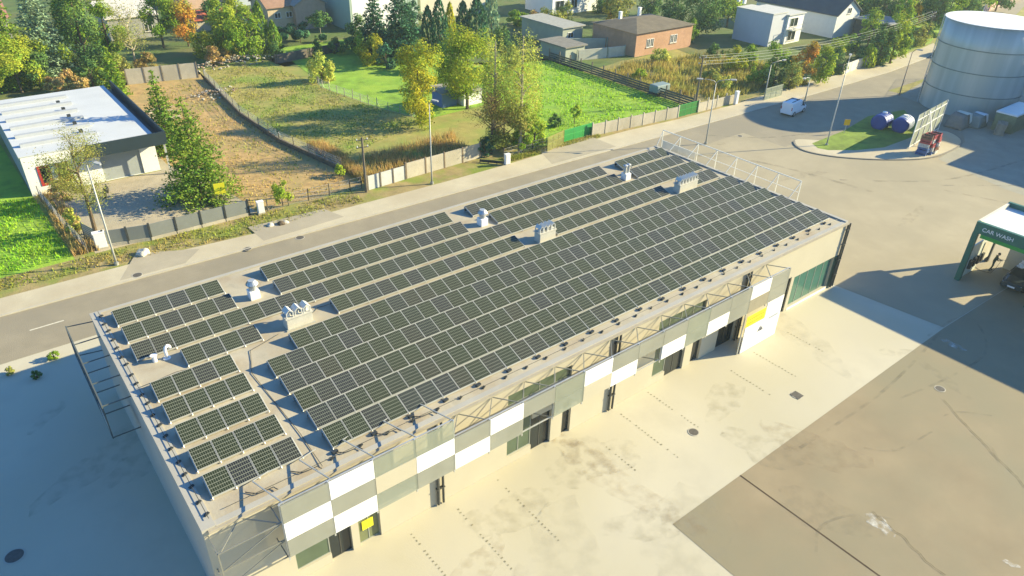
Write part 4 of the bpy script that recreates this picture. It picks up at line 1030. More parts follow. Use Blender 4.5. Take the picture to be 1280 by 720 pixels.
# dry grass and weeds, uncountable
def weeds(name, label, polys, m, n, hmin, hmax, seed=1, w=.05):
    r = np.random.default_rng(seed); V = []; F = []
    for poly in polys:
        P = np.array(poly); lo, hi = P.min(0), P.max(0); k = 0
        while k < n:
            x, y = r.uniform(lo, hi); ins = False; j = len(P)-1
            for i in range(len(P)):
                if ((P[i,1] > y) != (P[j,1] > y)) and x < (P[j,0]-P[i,0])*(y-P[i,1])/(P[j,1]-P[i,1])+P[i,0]: ins = not ins
                j = i
            k += 1
            if not ins or math.sin(x*.9+2)*math.cos(y*.7)+r.uniform(-.9,.9) < -.25: continue
            h = r.uniform(hmin,hmax); a = r.uniform(0,6.28); c, s = math.cos(a)*w, math.sin(a)*w; lx, ly = r.normal(size=2)*h*.28
            i = len(V); V += [(x-c,y-s,0),(x+c,y+s,0),(x+lx,y+ly,h)]; F.append((i,i+1,i+2))
    me = bpy.data.meshes.new(name); me.from_pydata(V,[],F); me.materials.append(m)
    o = bpy.data.objects.new(name, me); COL.objects.link(o); tag(o, label, 'grass', kind='stuff'); return o
weeds('dry_grass','tall dry straw grass behind the concrete street fence',[[(29.5,40.6),(43,40.2),(45,48),(31,47)],[(28.9,41),(30.5,41),(30.5,54),(28.7,54)]],LM['tan'],7000,.4,1.2,3)
weeds('dry_grass','straw coloured scrub between the wooden fence and grey block',[[(79.5,46),(84,38.5),(93,37.8),(108,46),(104,56),(90,60),(80,58)]],leafmat('leaf_straw',(0.36,0.29,0.08),(0.27,0.27,0.06),.3),16000,.4,1.3,4,.08)
weeds('dry_grass','dry weeds along the fence of the left lawn',[[(1.6,41),(3.6,41),(3.0,56),(1.4,56)]],LM['tan'],2600,.3,.9,5)
weeds('meadow_grass','tufted grass of the bright meadow',[[(52,39),(73,37.6),(78.3,37.6),(78.3,68.5),(62,73),(56,57)]],leafmat('blade_green',(0.25,0.44,0.03),(0.31,0.46,0.04),.25),15000,.1,.32,6,.09)
weeds('lawn_grass','long blades of the lawn at the left edge',[[(-12,41),(1.5,41),(1,56),(-12,60)]],leafmat('blade_green2',(0.22,0.42,0.03),(0.28,0.44,0.03),.25),12000,.1,.3,7,.07)
weeds('plot_weeds','scattered weeds of the earth plot',[[(17.5,41),(28,41),(26.4,57),(26.2,69),(27.6,87),(19,87),(17,60)]],leafmat('leaf_weed',(0.42,0.31,0.11),(0.24,0.29,0.05),.25),4500,.12,.35,8,.07)
weeds('plot_weeds','patchy grass of the half-mown plot',[[(29.2,48),(44.5,54),(42,63),(40,80),(39,92),(30,92),(27,69)]],leafmat('leaf_patch',(0.30,0.29,0.08),(0.18,0.28,0.045),.15),12000,.1,.3,9,.08)
weeds('verge_grass','scruffy grass of the verge along the street',[[(-10,38.8),(9,37.2),(16,36.6),(27,36.9),(27,39.6),(17,40),(3,40.3),(-10,40.5)],[(45,36.8),(60,37.0),(60,37.9),(45,38.2)]],leafmat('leaf_verge',(0.24,0.28,0.05),(0.34,0.28,0.09),.3),6000,.1,.3,10,.06)
def heap(name, label, px, w, d, h, m1, m2, n, seed, cat='rubble'):
    x, y = G(*px); r = random.Random(seed); b = MB()
    for k in range(n):
        u, v = r.gauss(0,.38), r.gauss(0,.38); z = max(0, h*(1-u*u*2-v*v*2))*r.uniform(.2,1); s = r.uniform(.08,.28)
        b.cbox(u*w, v*d, z, s*r.uniform(.7,1.6), s, s*.6, r.uniform(0,3), r.randint(0,1))
    o = b.build(name, [m1,m2], loc=(x,y,.12)); tag(o, label, cat, kind='stuff'); return o
heap('rubble_heap','long pale heap of rubble and branches at the back of the plot',(292,80),10,2.6,1.2,M_CBLK,mat('brown_rubble',(0.3,0.22,0.15),.9,var=.3),260,1)
heap('rubble_heap','small pale rubble heap beside the low dark wall',(268,118),5,3.0,.6,M_CBLK,MATS['brown_rubble'],70,2)
x, y = G(188,148); b = MB(); r = random.Random(4)
for k in range(26):
    a = r.uniform(-.25,.25); p = Vector((r.uniform(-1.6,1.6),r.uniform(-2.8,2.8),.1+.35*r.random())); q = p+Vector((math.cos(a),math.sin(a)*.6,r.uniform(-.03,.03)))*r.uniform(1,2.2)
    b.tube([p,q],r.uniform(.05,.12),6)
o = b.build('log_pile', M_BARKP, loc=(x,y,.05)); tag(o,'untidy pile of logs and planks beside the white building','log pile',kind='stuff')
# ------------------------------------------------------------------ houses
def house(name, label, x0, y0, x1, y1, h, wall, roof=None, rtype='flat', rh=1.6, wins=(), over=.35, chim=(), cat='house', side_m=None):
    """wins: (face, u0, u1, z0, z1) with face 's' (towards -y) or 'w' (towards -x)"""
    t = thing(name, label, cat, (x0,y0,0)); w, d = x1-x0, y1-y0; roof = roof or M_ROOF
    b = MB(); b.box(0,0,0,w,d,h)
    if rtype == 'gable_y':
        i = len(b.v); b.v += [(0,0,h+.001),(w,0,h+.001),(w/2,0,h+rh),(0,d,h+.001),(w,d,h+.001),(w/2,d,h+rh)]; b.f += [(i,i+1,i+2),(i+5,i+4,i+3)]; b.m += [0,0]
    if rtype == 'gable_x':
        i = len(b.v); b.v += [(0,0,h+.001),(0,d,h+.001),(0,d/2,h+rh),(w,0,h+.001),(w,d,h+.001),(w,d/2,h+rh)]; b.f += [(i+2,i+1,i),(i+3,i+4,i+5)]; b.m += [0,0]
    b.build('wall', wall, t); o = over
    b = MB(); th = .14
    def plate(P): 
        i = len(b.v); n = len(P); b.v += [tuple(p) for p in P]+[(p[0],p[1],p[2]+th) for p in P]
        b.f.append(tuple(range(i,i+n))[::-1]); b.f.append(tuple(range(i+n,i+2*n))); b.m += [0,0]
        for k in range(n): b.f.append((i+k,i+(k+1)%n,i+n+(k+1)%n,i+n+k)); b.m.append(0)
    if rtype == 'flat': b.box(-o,-o,h+.003,w+o,d+o,h+.2)
    elif rtype == 'mono': plate([(-o,-o,h+.01),(w+o,-o,h+.01),(w+o,d+o,h+rh),(-o,d+o,h+rh)])
    elif rtype == 'gable_y':
        e = rh/(w/2)*o
        plate([(-o,-o,h-e+.02),(w/2,-o,h+rh+.02),(w/2,d+o,h+rh+.02),(-o,d+o,h-e+.02)]); plate([(w/2,-o,h+rh+.02),(w+o,-o,h-e+.02),(w+o,d+o,h-e+.02),(w/2,d+o,h+rh+.02)])
    elif rtype == 'gable_x':
        e = rh/(d/2)*o
        plate([(-o,-o,h-e+.02),(w+o,-o,h-e+.02),(w+o,d/2,h+rh+.02),(-o,d/2,h+rh+.02)]); plate([(-o,d/2,h+rh+.02),(w+o,d/2,h+rh+.02),(w+o,d+o,h-e+.02),(-o,d+o,h-e+.02)])
    elif rtype == 'hip':
        i = len(b.v); k = min(w,d)/2
        R1, R2 = ((k,d/2,h+rh),(w-k,d/2,h+rh)) if w >= d else ((w/2,k,h+rh),(w/2,d-k,h+rh))
        b.v += [(-o,-o,h+.02),(w+o,-o,h+.02),(w+o,d+o,h+.02),(-o,d+o,h+.02),R1,R2]
        b.f += ([(i,i+1,i+5,i+4),(i+1,i+2,i+5),(i+2,i+3,i+4,i+5),(i+3,i,i+4)] if w >= d else [(i,i+1,i+4),(i+1,i+2,i+5,i+4),(i+2,i+3,i+5),(i+3,i,i+4,i+5)])+[(i+3,i+2,i+1,i)]; b.m += [0]*5
    rf = b.build('roof', roof, t)
    for cx, cy in chim:
        b = MB(); b.cbox(cx,cy,h+rh*.6+.35,.5,.5,1.5); b.cbox(cx,cy,h+rh*.6+1.13,.6,.6,.1); b.build('chimney', M_WHITE, rf)
    for f, u0, u1, z0, z1 in wins:
        b = MB(); e = .07
        def bx(a0,a1,c0,c1,p0,p1):
            if f == 's': b.box(a0,-p1,c0,a1,-p0,c1)
            else: b.box(-p1,a0,c0,-p0,a1,c1)
        bx(u0,u1,z0,z0+e,.004,.06); bx(u0,u1,z1-e,z1,.004,.06); bx(u0,u0+e,z0+e,z1-e,.004,.06); bx(u1-e,u1,z0+e,z1-e,.004,.06); bx((u0+u1)/2-.035,(u0+u1)/2+.035,z0+e,z1-e,.004,.05)
        wn = b.build('window', M_WHITE, t)
        b = MB(); bx(u0+e,(u0+u1)/2-.035,z0+e,z1-e,.004,.02); bx((u0+u1)/2+.035,u1-e,z0+e,z1-e,.004,.02); b.build('pane', M_GLASSD, wn)
        b = MB(); bx(u0-.1,u1+.1,z0-.1,z0-.005,.004,.14); b.build('sill', M_CFENCE, wn)
    return t
BRICK = mat('orange_brick', (0.46,0.27,0.17), .9, var=.12, scale=1.5, c2=(0.40,0.23,0.14), bump=.2)
house('brick_house','single storey orange brick house with a low brown roof',92.4,62.4,107,73,3.9,BRICK,mat('brown_roof',(0.15,0.125,0.085),.9,var=.2,scale=.8),'hip',1.2,
      [('s',2.7,3.5,1.3,2.7),('s',3.65,4.45,1.3,2.7),('s',8.8,9.6,1.3,2.7),('s',9.75,10.55,1.3,2.7)],.4,[(4,8),(10,9)])
x, y = G(680,62); gx, gy = G(735,70)
GAR = mat('green_render',(0.36,0.39,0.31),.9,var=.1,scale=.6)
house('garage','low pale garage with a dark flat roof beside the wooden fence',80.2,66.6,84.5,73,2.2,GAR,mat('felt_roof',(0.20,0.19,0.16),.9,var=.2),'flat',cat='garage')
house('garage','pale flat roofed outbuilding left of the brick house',86.5,74.5,91.3,86,3.2,GAR,mat('felt_pale',(0.33,0.33,0.29),.9,var=.15),'flat',wins=[('s',1.2,2.6,1.4,2.4)],cat='outbuilding')
panel_fence('garden_wall','low pale garden wall with a dark door in front of the brick house',[(82.5,66.2),(88.3,64.8),(91.8,64.2)],1.7,mat('pale_wall',(0.50,0.49,0.40),.9,var=.1),GAR,6,.2,cat='wall')
panel_fence('garden_wall','long greenish wall running back to the flat roofed outbuilding',[(84.6,73.2),(92.2,69)],2.0,GAR,GAR,6,.2,cat='wall')
house('white_house','white far house with large dark windows at the top edge',*G(690,20),G(690,20)[0]+13,G(690,20)[1]+9,5,M_WHITE,mat('grey_roof',(0.2,0.2,0.2),.8,var=.1),'gable_x',2,[('s',.8,3.2,1.0,2.9),('s',5.2,7,1.0,2.9)])
HB = 5.6
a = G(967,19,HB); c = G(904,12.5,HB)
house('grey_house','blocky grey rendered house with a pale flat roof',a[0],a[1],a[0]+4.5,c[1],HB,mat('grey_render',(0.50,0.52,0.56),.85,var=.04,scale=.5),mat('pale_roof',(0.5,0.5,0.46),.8,var=.08),'flat',over=.1,chim=[(2,8),(3,10)])
t = house('white_house','white balcony wing joined to the blocky grey house',a[0]+4.5,a[1]-.4,a[0]+9.5,a[1]+8,HB-.5,M_WHITE,MATS['pale_roof'],'flat',over=.25,wins=[('s',.7,3.2,.5,2.3),('s',.7,3.2,3.0,4.6)])
b = MB(); b.box(.3,-1.2,2.55,3.6,-.005,2.7); b.box(.3,-1.2,2.702,.36,-1.14,3.5); b.box(3.54,-1.2,2.702,3.6,-1.14,3.5); b.box(.3,-1.19,3.45,3.6,-1.15,3.5); b.build('balcony', M_STEEL, t)
house('white_house','white gabled house with a dark slate roof',136.5,51.7,144.8,70,4.3,mat('pale_render',(0.66,0.68,0.66),.85,var=.04),mat('slate_roof',(0.075,0.08,0.08),.7,var=.15,scale=.6),'gable_y',2.4,[('s',3.4,4.8,4.2,5.3)],.4,chim=[(4.1,12)])
# far row along the top edge
PG = mat('pale_green_render',(0.36,0.45,0.36),.85,var=.05,scale=.3)
p = G(443,40); house('pale_house','large pale green house with a sunlit white end behind the firs',p[0]-.5,p[1],p[0]+14,p[1]+20,7.5,PG,mat('grey_roof2',(0.27,0.26,0.22),.8,var=.1),'gable_x',2)
p = G(444,39); b = MB(); b.box(0,-.03,0,10,-.004,7.4); 
o = b.build('wall_render', M_WHITE); o.parent = bpy.data.objects['pale_house']; o.location = (.4,0,0)
p = G(540,30); house('pale_house','pale cream house behind the thuja row',p[0],p[1]+4,p[0]+16,p[1]+16,6.5,mat('cream_render',(0.58,0.54,0.42),.85,var=.05),MATS['grey_roof2'],'gable_x',2)
BG = mat('beige_render',(0.52,0.42,0.28),.85,var=.08)
p = G(338,40); house('beige_house','small beige house with shaded windows near the thujas',p[0],p[1],p[0]+8,p[1]+8,4.2,BG,mat('brownred_roof',(0.30,0.18,0.12),.85,var=.15),'gable_x',2,[('s',1.2,2.4,2.2,3.2),('s',3.4,4.6,2.2,3.2)])
p = G(372,38); house('beige_house','pinkish house with a wide chimney right of the small beige one',p[0],p[1],p[0]+6,p[1]+8,4.4,mat('pink_render',(0.50,0.34,0.25),.85,var=.1),MATS['grey_roof2'],'gable_y',1.6,chim=[(4,3)])
RR = mat('red_roof',(0.48,0.12,0.06),.8,var=.15,scale=1)
p = G(247,40); house('red_roof_shed','low shed with a bright red roof beside the orange maple',p[0],p[1],p[0]+6.5,p[1]+4,1.9,M_CFENCE,RR,'mono',.9,cat='shed')
p = G(313,40); house('red_roof_shed','small white shed with a red roof behind the big green bush',p[0],p[1],p[0]+3.6,p[1]+4,2.2,M_WHITE,RR,'mono',.8,cat='shed')
p = G(252,14); house('beige_house','reddish terrace house at the top edge above the red roof',p[0]-2,p[1]+3,p[0]+8,p[1]+12,5,MATS['pink_render'],M_CFENCE,'gable_x',2)
p = G(300,10); house('grey_house','bluish grey house at the top edge behind the olive tree',p[0],p[1]+2,p[0]+11,p[1]+12,5,mat('bluegrey_render',(0.45,0.5,0.55),.85,var=.05),MATS['grey_roof2'],'gable_x',2)
p = G(140,52); house('grey_house','grey house with a pale awning roof behind the bare tree',p[0],p[1],p[0]+8,p[1]+9,3.6,mat('dim_render',(0.32,0.32,0.30),.85,var=.1),mat('pale_awning',(0.62,0.58,0.5),.8,var=.08),'mono',1.4,[('s',5.6,7,1,2.4)])
p = G(-12,52); house('red_roof_house','house with a weathered red roof cut by the left edge',p[0]-6,p[1],p[0]+3.4,p[1]+10,3.6,MATS['dim_render'],mat('old_red_roof',(0.36,0.17,0.13),.85,var=.15),'gable_x',2.2,[('s',6.6,8.6,1.2,2.6)])
p = G(398,60); panel_fence('garden_wall','long dark garden wall behind the rough plot',[G(345,80),G(425,64)],1.4,mat('dark_wall',(0.13,0.11,0.09),.9,var=.2),MATS['dark_wall'],6,.25,cat='wall')
p = G(553,135); house('blue_shed','low blue and white shed half hidden by the broad-crowned tree',p[0],p[1],p[0]+2.4,p[1]+2.5,1.8,mat('blue_boards',(0.10,0.17,0.36),.7,var=.1),MATS['grey_roof2'],'mono',.5,cat='shed',over=.15)
p = G(580,133); house('blue_shed','white lean-to joined to the blue shed',p[0],p[1],p[0]+3,p[1]+2.3,1.7,M_WHITE,MATS['grey_roof2'],'mono',.4,cat='shed',over=.15)
x, y = G(827,118); t = thing('covered_trailer','grey tarpaulined trailer parked against the wooden fence','trailer',(x-.4,y+.2,0))
b = MB(); b.box(-1.4,-.8,.5,1.4,.8,1.6); b.build('cover', mat('blue_tarp',(0.20,0.27,0.27),.7,var=.1), t, bevel=.15)
for sx in (-.6,.6):
    b = MB(); b.tube([(sx,-.9,.35),(sx,-.7,.35)],.35,14); b.build('wheel', M_RUBBER, t)
b = MB(); b.bar((-1.4,0,.5),(-2.6,0,.45),.1); b.build('drawbar', M_DARK, t)
p = G(1100,52); house('dark_shed','dark roofed shed in the gap between roadside trees',p[0],p[1]-1,p[0]+7,p[1]+6,3.2,mat('dark_boards2',(0.09,0.085,0.08),.9,var=.2),mat('grey_sheet',(0.25,0.26,0.27),.6,var=.1),'flat',cat='shed')

# white industrial building at left
wb = thing('workshop_building','white flat roofed workshop with two red framed windows','building',(1.0,56.4,0))
Wd, Dp, Hh = 12.0, 20.6, 4.1
wh = [(1.15,2.05,.95,2.75),(2.75,3.65,.95,2.75),(6.6,10.4,.02,2.9)]
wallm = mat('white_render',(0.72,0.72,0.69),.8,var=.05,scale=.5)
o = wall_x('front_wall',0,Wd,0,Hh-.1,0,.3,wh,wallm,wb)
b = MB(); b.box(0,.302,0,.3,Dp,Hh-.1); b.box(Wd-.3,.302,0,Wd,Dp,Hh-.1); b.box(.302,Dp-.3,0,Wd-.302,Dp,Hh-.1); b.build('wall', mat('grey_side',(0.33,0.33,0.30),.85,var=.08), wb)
b = MB(); b.box(-.1,-.05,Hh-.098,Wd+.02,Dp+.1,Hh); 
b.build('roof', mat('white_roof',(0.55,0.57,0.57),.6,var=.05,scale=.4), wb)
b = MB()
for k in range(6): b.box(.5,2.6+k*3.0,Hh+.002,7.4,3.1+k*3.0,Hh+.30)
b.build('roof_upstand', mat('rib_shadow_grey',(0.40,0.42,0.43),.6,var=.05), wb)  # ribs made broad and grey to paint in their shadow bands
for k in range(5):
    b = MB(); b.cbox(6.2,4.2+k*2.9,Hh+.16,.35,.35,.32); b.build('roof_cowl', M_DARK, wb)
DKB = mat('slate_blue_sheet',(0.022,0.038,0.047),.5,var=.1,scale=.8)
b = MB(); b.box(5.3,-1.9,Hh-.75,Wd+.9,-1.75,Hh+.55); b.box(Wd+.75,-1.748,Hh-.75,Wd+.9,Dp,Hh+.55); b.build('fascia', DKB, wb)
b = MB(); b.box(5.3,-1.748,Hh-.7,Wd+.748,-.052,Hh-.55); b.box(Wd+.03,-.05,Hh-.7,Wd+.748,Dp,Hh-.55); b.build('canopy', DKB, wb)
b = MB(); b.bar((Wd+.6,-1.6,0),(Wd+.6,-1.6,Hh-.7),.18); b.build('post', M_STEEL, wb)
RED = mat('red_frame',(0.42,0.03,0.035),.5,var=.08)
for h in wh[:2]:
    b = MB(); e = .14
    for (q0,q1,q2,q3) in ((h[0]-.1,h[1]+.1,h[2]-.1,h[2]+e),(h[0]-.1,h[1]+.1,h[3]-e,h[3]+.1),(h[0]-.1,h[0]+e,h[2]+e,h[3]-e),(h[1]-e,h[1]+.1,h[2]+e,h[3]-e)): b.box(q0,-.06,q2,q1,-.003,q3)
    f = b.build('window', RED, wb)
    b = MB(); b.box(h[0]+.005,.1,h[2]+.005,h[1]-.005,.13,h[3]-.005); b.build('pane', M_GLASSD, f)
b = MB(); b.box(6.61,.15,.03,10.39,.2,2.89); b.build('door', mat('grey_shutter',(0.30,0.33,0.33),.5,var=.06), wb)
x, y = G(134,244); t = thing('motorcycle','dark motorcycle parked behind the airy tree on the forecourt','motorcycle',(x,y,0),1.2)
for sx in (-.68,.68):
    b = MB(); b.tube([(sx,-.06,.32),(sx,.06,.32)],.32,16); b.build('wheel', M_RUBBER, t)
b = MB(); b.tube([(-.68,0,.32),(-.3,0,.62),(.25,0,.62),(.5,0,.95)],[.05,.14,.16,.05],8); b.tube([(.68,0,.32),(.5,0,.95)],.04,8); b.build('body', M_DARK, t)
b = MB(); b.tube([(-.55,0,.78),(-.3,0,.8),(0,0,.78)],[.08,.13,.1],8); b.build('seat', M_RUBBER, t)
b = MB(); b.bar((.45,-.35,1.0),(.45,.35,1.0),.04); b.build('handlebar', M_STEEL, t)

# ------------------------------------------------------------------ storage tank
TX, TY, TR_, TH = 112.7, 16.2, 6.1, 12.0
tk = thing('storage_tank','huge round galvanised storage tank cut by the right edge','storage tank',(TX,TY,0))
n = 72
b = MB(); segs = []
rings = [0,.02,2.9,3.0,5.85,5.95,8.8,8.9,11.9]
for k, z in enumerate(rings):
    segs.append((z, TR_+(.0)))
b.tube([(0,0,z) for z, _ in segs],[r for _, r in segs], n, 0, True)
TM, nt_, N_, L__, B_ = _nt('tank_steel')
tc = N_.new('ShaderNodeTexCoord'); wv = N_.new('ShaderNodeTexNoise'); wv.inputs['Scale'].default_value = 1.0
mpn = N_.new('ShaderNodeMapping'); mpn.inputs['Scale'].default_value = (.9,.9,.04); L__.new(tc.outputs['Object'], mpn.inputs['Vector']); L__.new(mpn.outputs[0], wv.inputs['Vector'])
rp = N_.new('ShaderNodeValToRGB'); rp.color_ramp.elements[0].color = (0.42,0.46,0.42,1); rp.color_ramp.elements[1].color = (0.52,0.55,0.51,1)
rp.color_ramp.elements[0].position = .38; rp.color_ramp.elements[1].position = .66
L__.new(wv.outputs['Fac'], rp.inputs['Fac']); L__.new(rp.outputs['Color'], B_.inputs['Base Color']); B_.inputs['Metallic'].default_value = .25; B_.inputs['Roughness'].default_value = .42
b.build('shell', TM, tk, smooth=False)
sh = tk.children[0]
for p_ in sh.data.polygons: p_.use_smooth = abs(p_.normal.z) < .5
for z in (2.95,5.9,8.85):
    b = MB(); m_ = 72
    for j in range(m_):
        a0, a1 = 2*PI*j/m_, 2*PI*(j+1)/m_
        r0, r1 = TR_+.003, TR_+.07
        P = [(r1*math.cos(a0),r1*math.sin(a0)),(r1*math.cos(a1),r1*math.sin(a1)),(r0*math.cos(a1),r0*math.sin(a1)),(r0*math.cos(a0),r0*math.sin(a0))]
        b.quad([(*P[0],z-.06),(*P[1],z-.06),(*P[1],z+.06),(*P[0],z+.06)]); b.quad([(*P[0],z+.06),(*P[1],z+.06),(*P[2],z+.06),(*P[3],z+.06)]); b.quad([(*P[3],z-.06),(*P[2],z-.06),(*P[1],z-.06),(*P[0],z-.06)])
    b.build('ring', mat('ring_steel',(0.22,0.26,0.24),.5,metal=.4,var=.1), tk)
b = MB(); b.tube([(0,0,11.92),(0,0,12.0),(0,0,12.25)],[TR_+.12,TR_+.12,.3],72); b.build('roof', M_WHITE, tk)
b = MB()
for k in range(40): b.bar((-TR_-.25,-.25,.3+k*.29),(-TR_-.25,.25,.3+k*.29),.04)
for sx in (-.25,.25): b.bar((-TR_-.25,sx,0),(-TR_-.25,sx,12.2),.05)
lad = b.build('ladder', M_STEEL, tk); lad.rotation_euler[2] = -1.02
house('tall_shade_hall','tall unseen hall added beyond the right edge to shade the tank',129.6,-40,160,9,16,mat('hall_sheet',(0.4,0.42,0.42),.6,var=.08),M_WHITE,'flat',over=.1,cat='hall')  # unseen halls, placed and sized to cast shade on tank and yard
house('low_shade_hall','low unseen hall added beyond the right edge to shade the tank yard',100.5,-40,126,1,6,MATS['hall_sheet'],M_WHITE,'flat',over=.1,cat='hall')
# junk beside the tank
def at(px,py): return (*G(px,py),0)
t = thing('mesh_fence_panel','tall pale mesh fence wall with a white prop beside the tank','fence panel',(88.2,12.3,0),.10)
b = MB()
for z in (.3,2.2,3.6): b.bar((0,0,z),(9.6,0,z+.25),.07)
for k in range(6): b.bar((k*1.92,0,0),(k*1.92,0,4.3),.07)
b.build('frame', M_WHITE, t)
b = MB(); b.box(.05,.05,.25,9.55,.075,4.3); b.build('sheet', mat('pale_netting',(0.22,0.25,0.20),.7,var=.08,scale=2), t)
b = MB(); b.bar((3.3,-1.6,0),(3.3,-.05,4.2),.12); b.build('prop', M_WHITE, t)
cols = {'blue':mat('crate_blue',(0.05,0.11,0.28),.6,var=.2),'red':mat('crate_red',(0.34,0.06,0.07),.6,var=.2),'pale':mat('crate_pale',(0.5,0.5,0.48),.6,var=.15),'brown':mat('crate_brown',(0.2,0.1,0.07),.6,var=.2)}
cx_, cy_ = G(1155,192); rr = random.Random(21)
names_ = ['bottom','second','third','fourth','top']
for k, row in enumerate((('blue','blue','pale'),('blue','pale','brown'),('pale','red','pale'),('red','pale','red'),('brown','red','red'))):
    for j, cn in enumerate(row):
        t = thing('drinks_crate','%s drinks crate, %s of the %s layer before the mesh fence' % (cn,('left','middle','right')[j],names_[k]),'crate',(cx_-.75+j*.86+rr.uniform(-.05,.05),cy_+rr.uniform(-.08,.08)-.15*j,k*.5),rr.uniform(-.12,.3),'drinks crates before the mesh fence')
        b = MB(); w_, d_, h_ = .8, 1.2, .49
        b.box(-w_/2,-d_/2,0,w_/2,d_/2,.05)
        for (a0,c0,a1,c1) in ((-w_/2,-d_/2,w_/2,-d_/2+.05),(-w_/2,d_/2-.05,w_/2,d_/2),(-w_/2,-d_/2+.052,-w_/2+.05,d_/2-.052),(w_/2-.05,-d_/2+.052,w_/2,d_/2-.052)):
            b.box(a0,c0,.052,a1,c1,.22); b.box(a0,c0,.30,a1,c1,h_)
        b.build('shell', cols[cn], t)
        b = MB()
        for u in range(3):
            for v in range(4): b.tube([(-.26+u*.26,-.42+v*.28,.05),(-.26+u*.26,-.42+v*.28,.44)],.09,6)
        b.build('bottles', M_GLASSD if cn != 'pale' else M_WHITE, t)
BLUE = mat('blue_plastic',(0.014,0.055,0.27),.5,var=.12,scale=1)
for i, (px, py, lab) in enumerate(((1100,160,'left blue plastic tank lying on the island grass'),(1126,164,'right blue plastic tank with white bands, next to the mesh fence'))):
    t = thing('plastic_tank', lab, 'tank', at(px,py), -PI/2+.1, 'blue tanks on the grass')
    R0 = 1.0
    b = MB(); b.tube([(0,-1.25,R0),(0,-1.13,R0),(0,1.13,R0),(0,1.25,R0)],[R0*.75,R0,R0,R0*.75],28); b.build('body', BLUE, t, smooth=False)
    for yy in ((-.5,.6) if i == 0 else (-.5,-.05,.4,.85)):
        b = MB(); b.tube([(0,yy-.1,R0),(0,yy+.1,R0)],R0+.03,28); b.build('band', mat('pale_band',(0.55,0.62,0.68),.5,var=.05) if i else BLUE, t)
    b = MB(); b.tube([(0,.2,2*R0-.02),(0,.2,2*R0+.15)],.3,16); b.build('lid', M_WHITE, t)
    b = MB(); b.box(-.7,-1.0,0,.7,-.8,.35); b.box(-.7,.8,0,.7,1.0,.35); b.build('cradle', M_WOOD, t)
def tarp(px, py, label, w, d, h, m, seed, m2=None):
    x, y = G(px, py); bm = bmesh.new(); bmesh.ops.create_cube(bm, size=1); bmesh.ops.subdivide_edges(bm, edges=bm.edges[:], cuts=5, use_grid_fill=True)
    r = random.Random(seed)
    for v in bm.verts:
        v.co.z += .5; k = 1-.3*v.co.z**2; v.co.x *= w*k; v.co.y *= d*k; v.co.z *= h*(1-.25*(abs(v.co.x)/w)**2)
        v.co += Vector((r.uniform(-1,1),r.uniform(-1,1),r.uniform(-.6,.6) if v.co.z > .02 else 0))*.07
    me = bpy.data.meshes.new('covered_heap'); bm.to_mesh(me); bm.free(); me.materials.append(m); 
    for p in me.polygons: p.use_smooth = True
    o = bpy.data.objects.new('covered_heap', me); COL.objects.link(o); o.location = (x,y,0); tag(o, label, 'covered heap')
    if m2:
        b = MB(); b.quad([(-w*.1,-d*.42,h*1.02),(w*.42,-d*.40,h*1.0),(w*.40,d*.3,h*1.03),(0,d*.3,h*1.06)]); b.quad([(w*.2,-d*.55,h*.3),(w*.36,-d*.55,h*.45),(w*.42,-d*.42,h*1.0),(w*.1,-d*.43,h*1.02)])
        f = b.build('white_sheet', m2, o)
tarp(1196,158,'brown grey covered heap with a cream sheet thrown over it',2.8,2.2,1.8,mat('brown_tarp',(0.22,0.20,0.17),.8,var=.15),1,mat('cream_sheet',(0.72,0.68,0.55),.7,var=.05))
tarp(1218,157,'greenish covered heap with a white top right of the brown one',2.6,2,1.6,mat('green_tarp',(0.22,0.27,0.25),.7,var=.12),2,M_WHITE)
px0, py0 = G(1248,167); PAL = mat('pallet_wood',(0.30,0.28,0.23),.9,var=.2,scale=3); pm0 = None
for k, nm in enumerate(('bottom','second','third','fourth','fifth','sixth','seventh','eighth','topmost')):
    t = thing('wooden_pallet','grey wooden pallet, %s one of the stack at the tank foot' % nm,'pallet',(px0+random.uniform(-.05,.05),py0+random.uniform(-.05,.05),k*.165),.3+random.uniform(-.05,.05),'pallets at the tank foot')
    b = MB()
    for j in range(6): b.box(-.9,-.6+j*.2,.131,.9,-.48+j*.2,.16)
    b.build('deck', PAL, t)
    for j in (-.85,0,.75):
        b = MB(); b.box(j,-.6,0,j+.1,.52,.13); b.build('runner', PAL, t)
house('container','long olive container with a pale roof at the foot of the tank',*G(1263,168),G(1263,168)[0]+7,G(1263,168)[1]+2.5,2.3,mat('olive_container',(0.19,0.22,0.13),.7,var=.12),M_WHITE,'flat',cat='container',over=.05)
wire_fence('wire_fence','dark leaning wire fence at the left foot of the tank',[G(1148,121),G(1160,98)],2.6,1.6,M_DARK)

# ------------------------------------------------------------------ car wash
cw = thing('car_wash','green framed drive-through car wash with a pale roof at the right edge','car wash',(60.2,-5.75,0))
HC = 5.5
WI = mat('wash_wall',(0.52,0.50,0.40),.7,var=.06)
b = MB(); b.box(-.02,-24,HC-.95,.28,.02,HC); b.build('fascia', M_GREEND, cw)
b = MB(); b.box(-.06,-22,HC-1.25,.26,-.6,HC-.952); b.build('green_band', mat('fresh_green',(0.03,0.30,0.05),.5,var=.08), cw)
b = MB(); b.box(.282,-24,HC-.5,6.0,0,HC-.3); b.build('roof', mat('pale_sheet_roof',(0.70,0.70,0.68),.5,var=.05,scale=.5), cw)
b = MB(); b.box(6.002,-24,HC-.9,6.3,.02,HC+.1); b.build('rear_fascia', M_GREEND, cw)
b = MB(); b.box(.3,-.15,HC-.298,6,.05,HC+.02); b.build('side_fascia', mat('cream_fascia',(0.66,0.6,0.48),.6,var=.06), cw)
for yy in (-.15,-5.6,-11.0,-16.4):
    b = MB(); b.box(.0,yy-.2,0,.4,yy+.2,HC-.96); b.build('post', M_GREEND, cw)
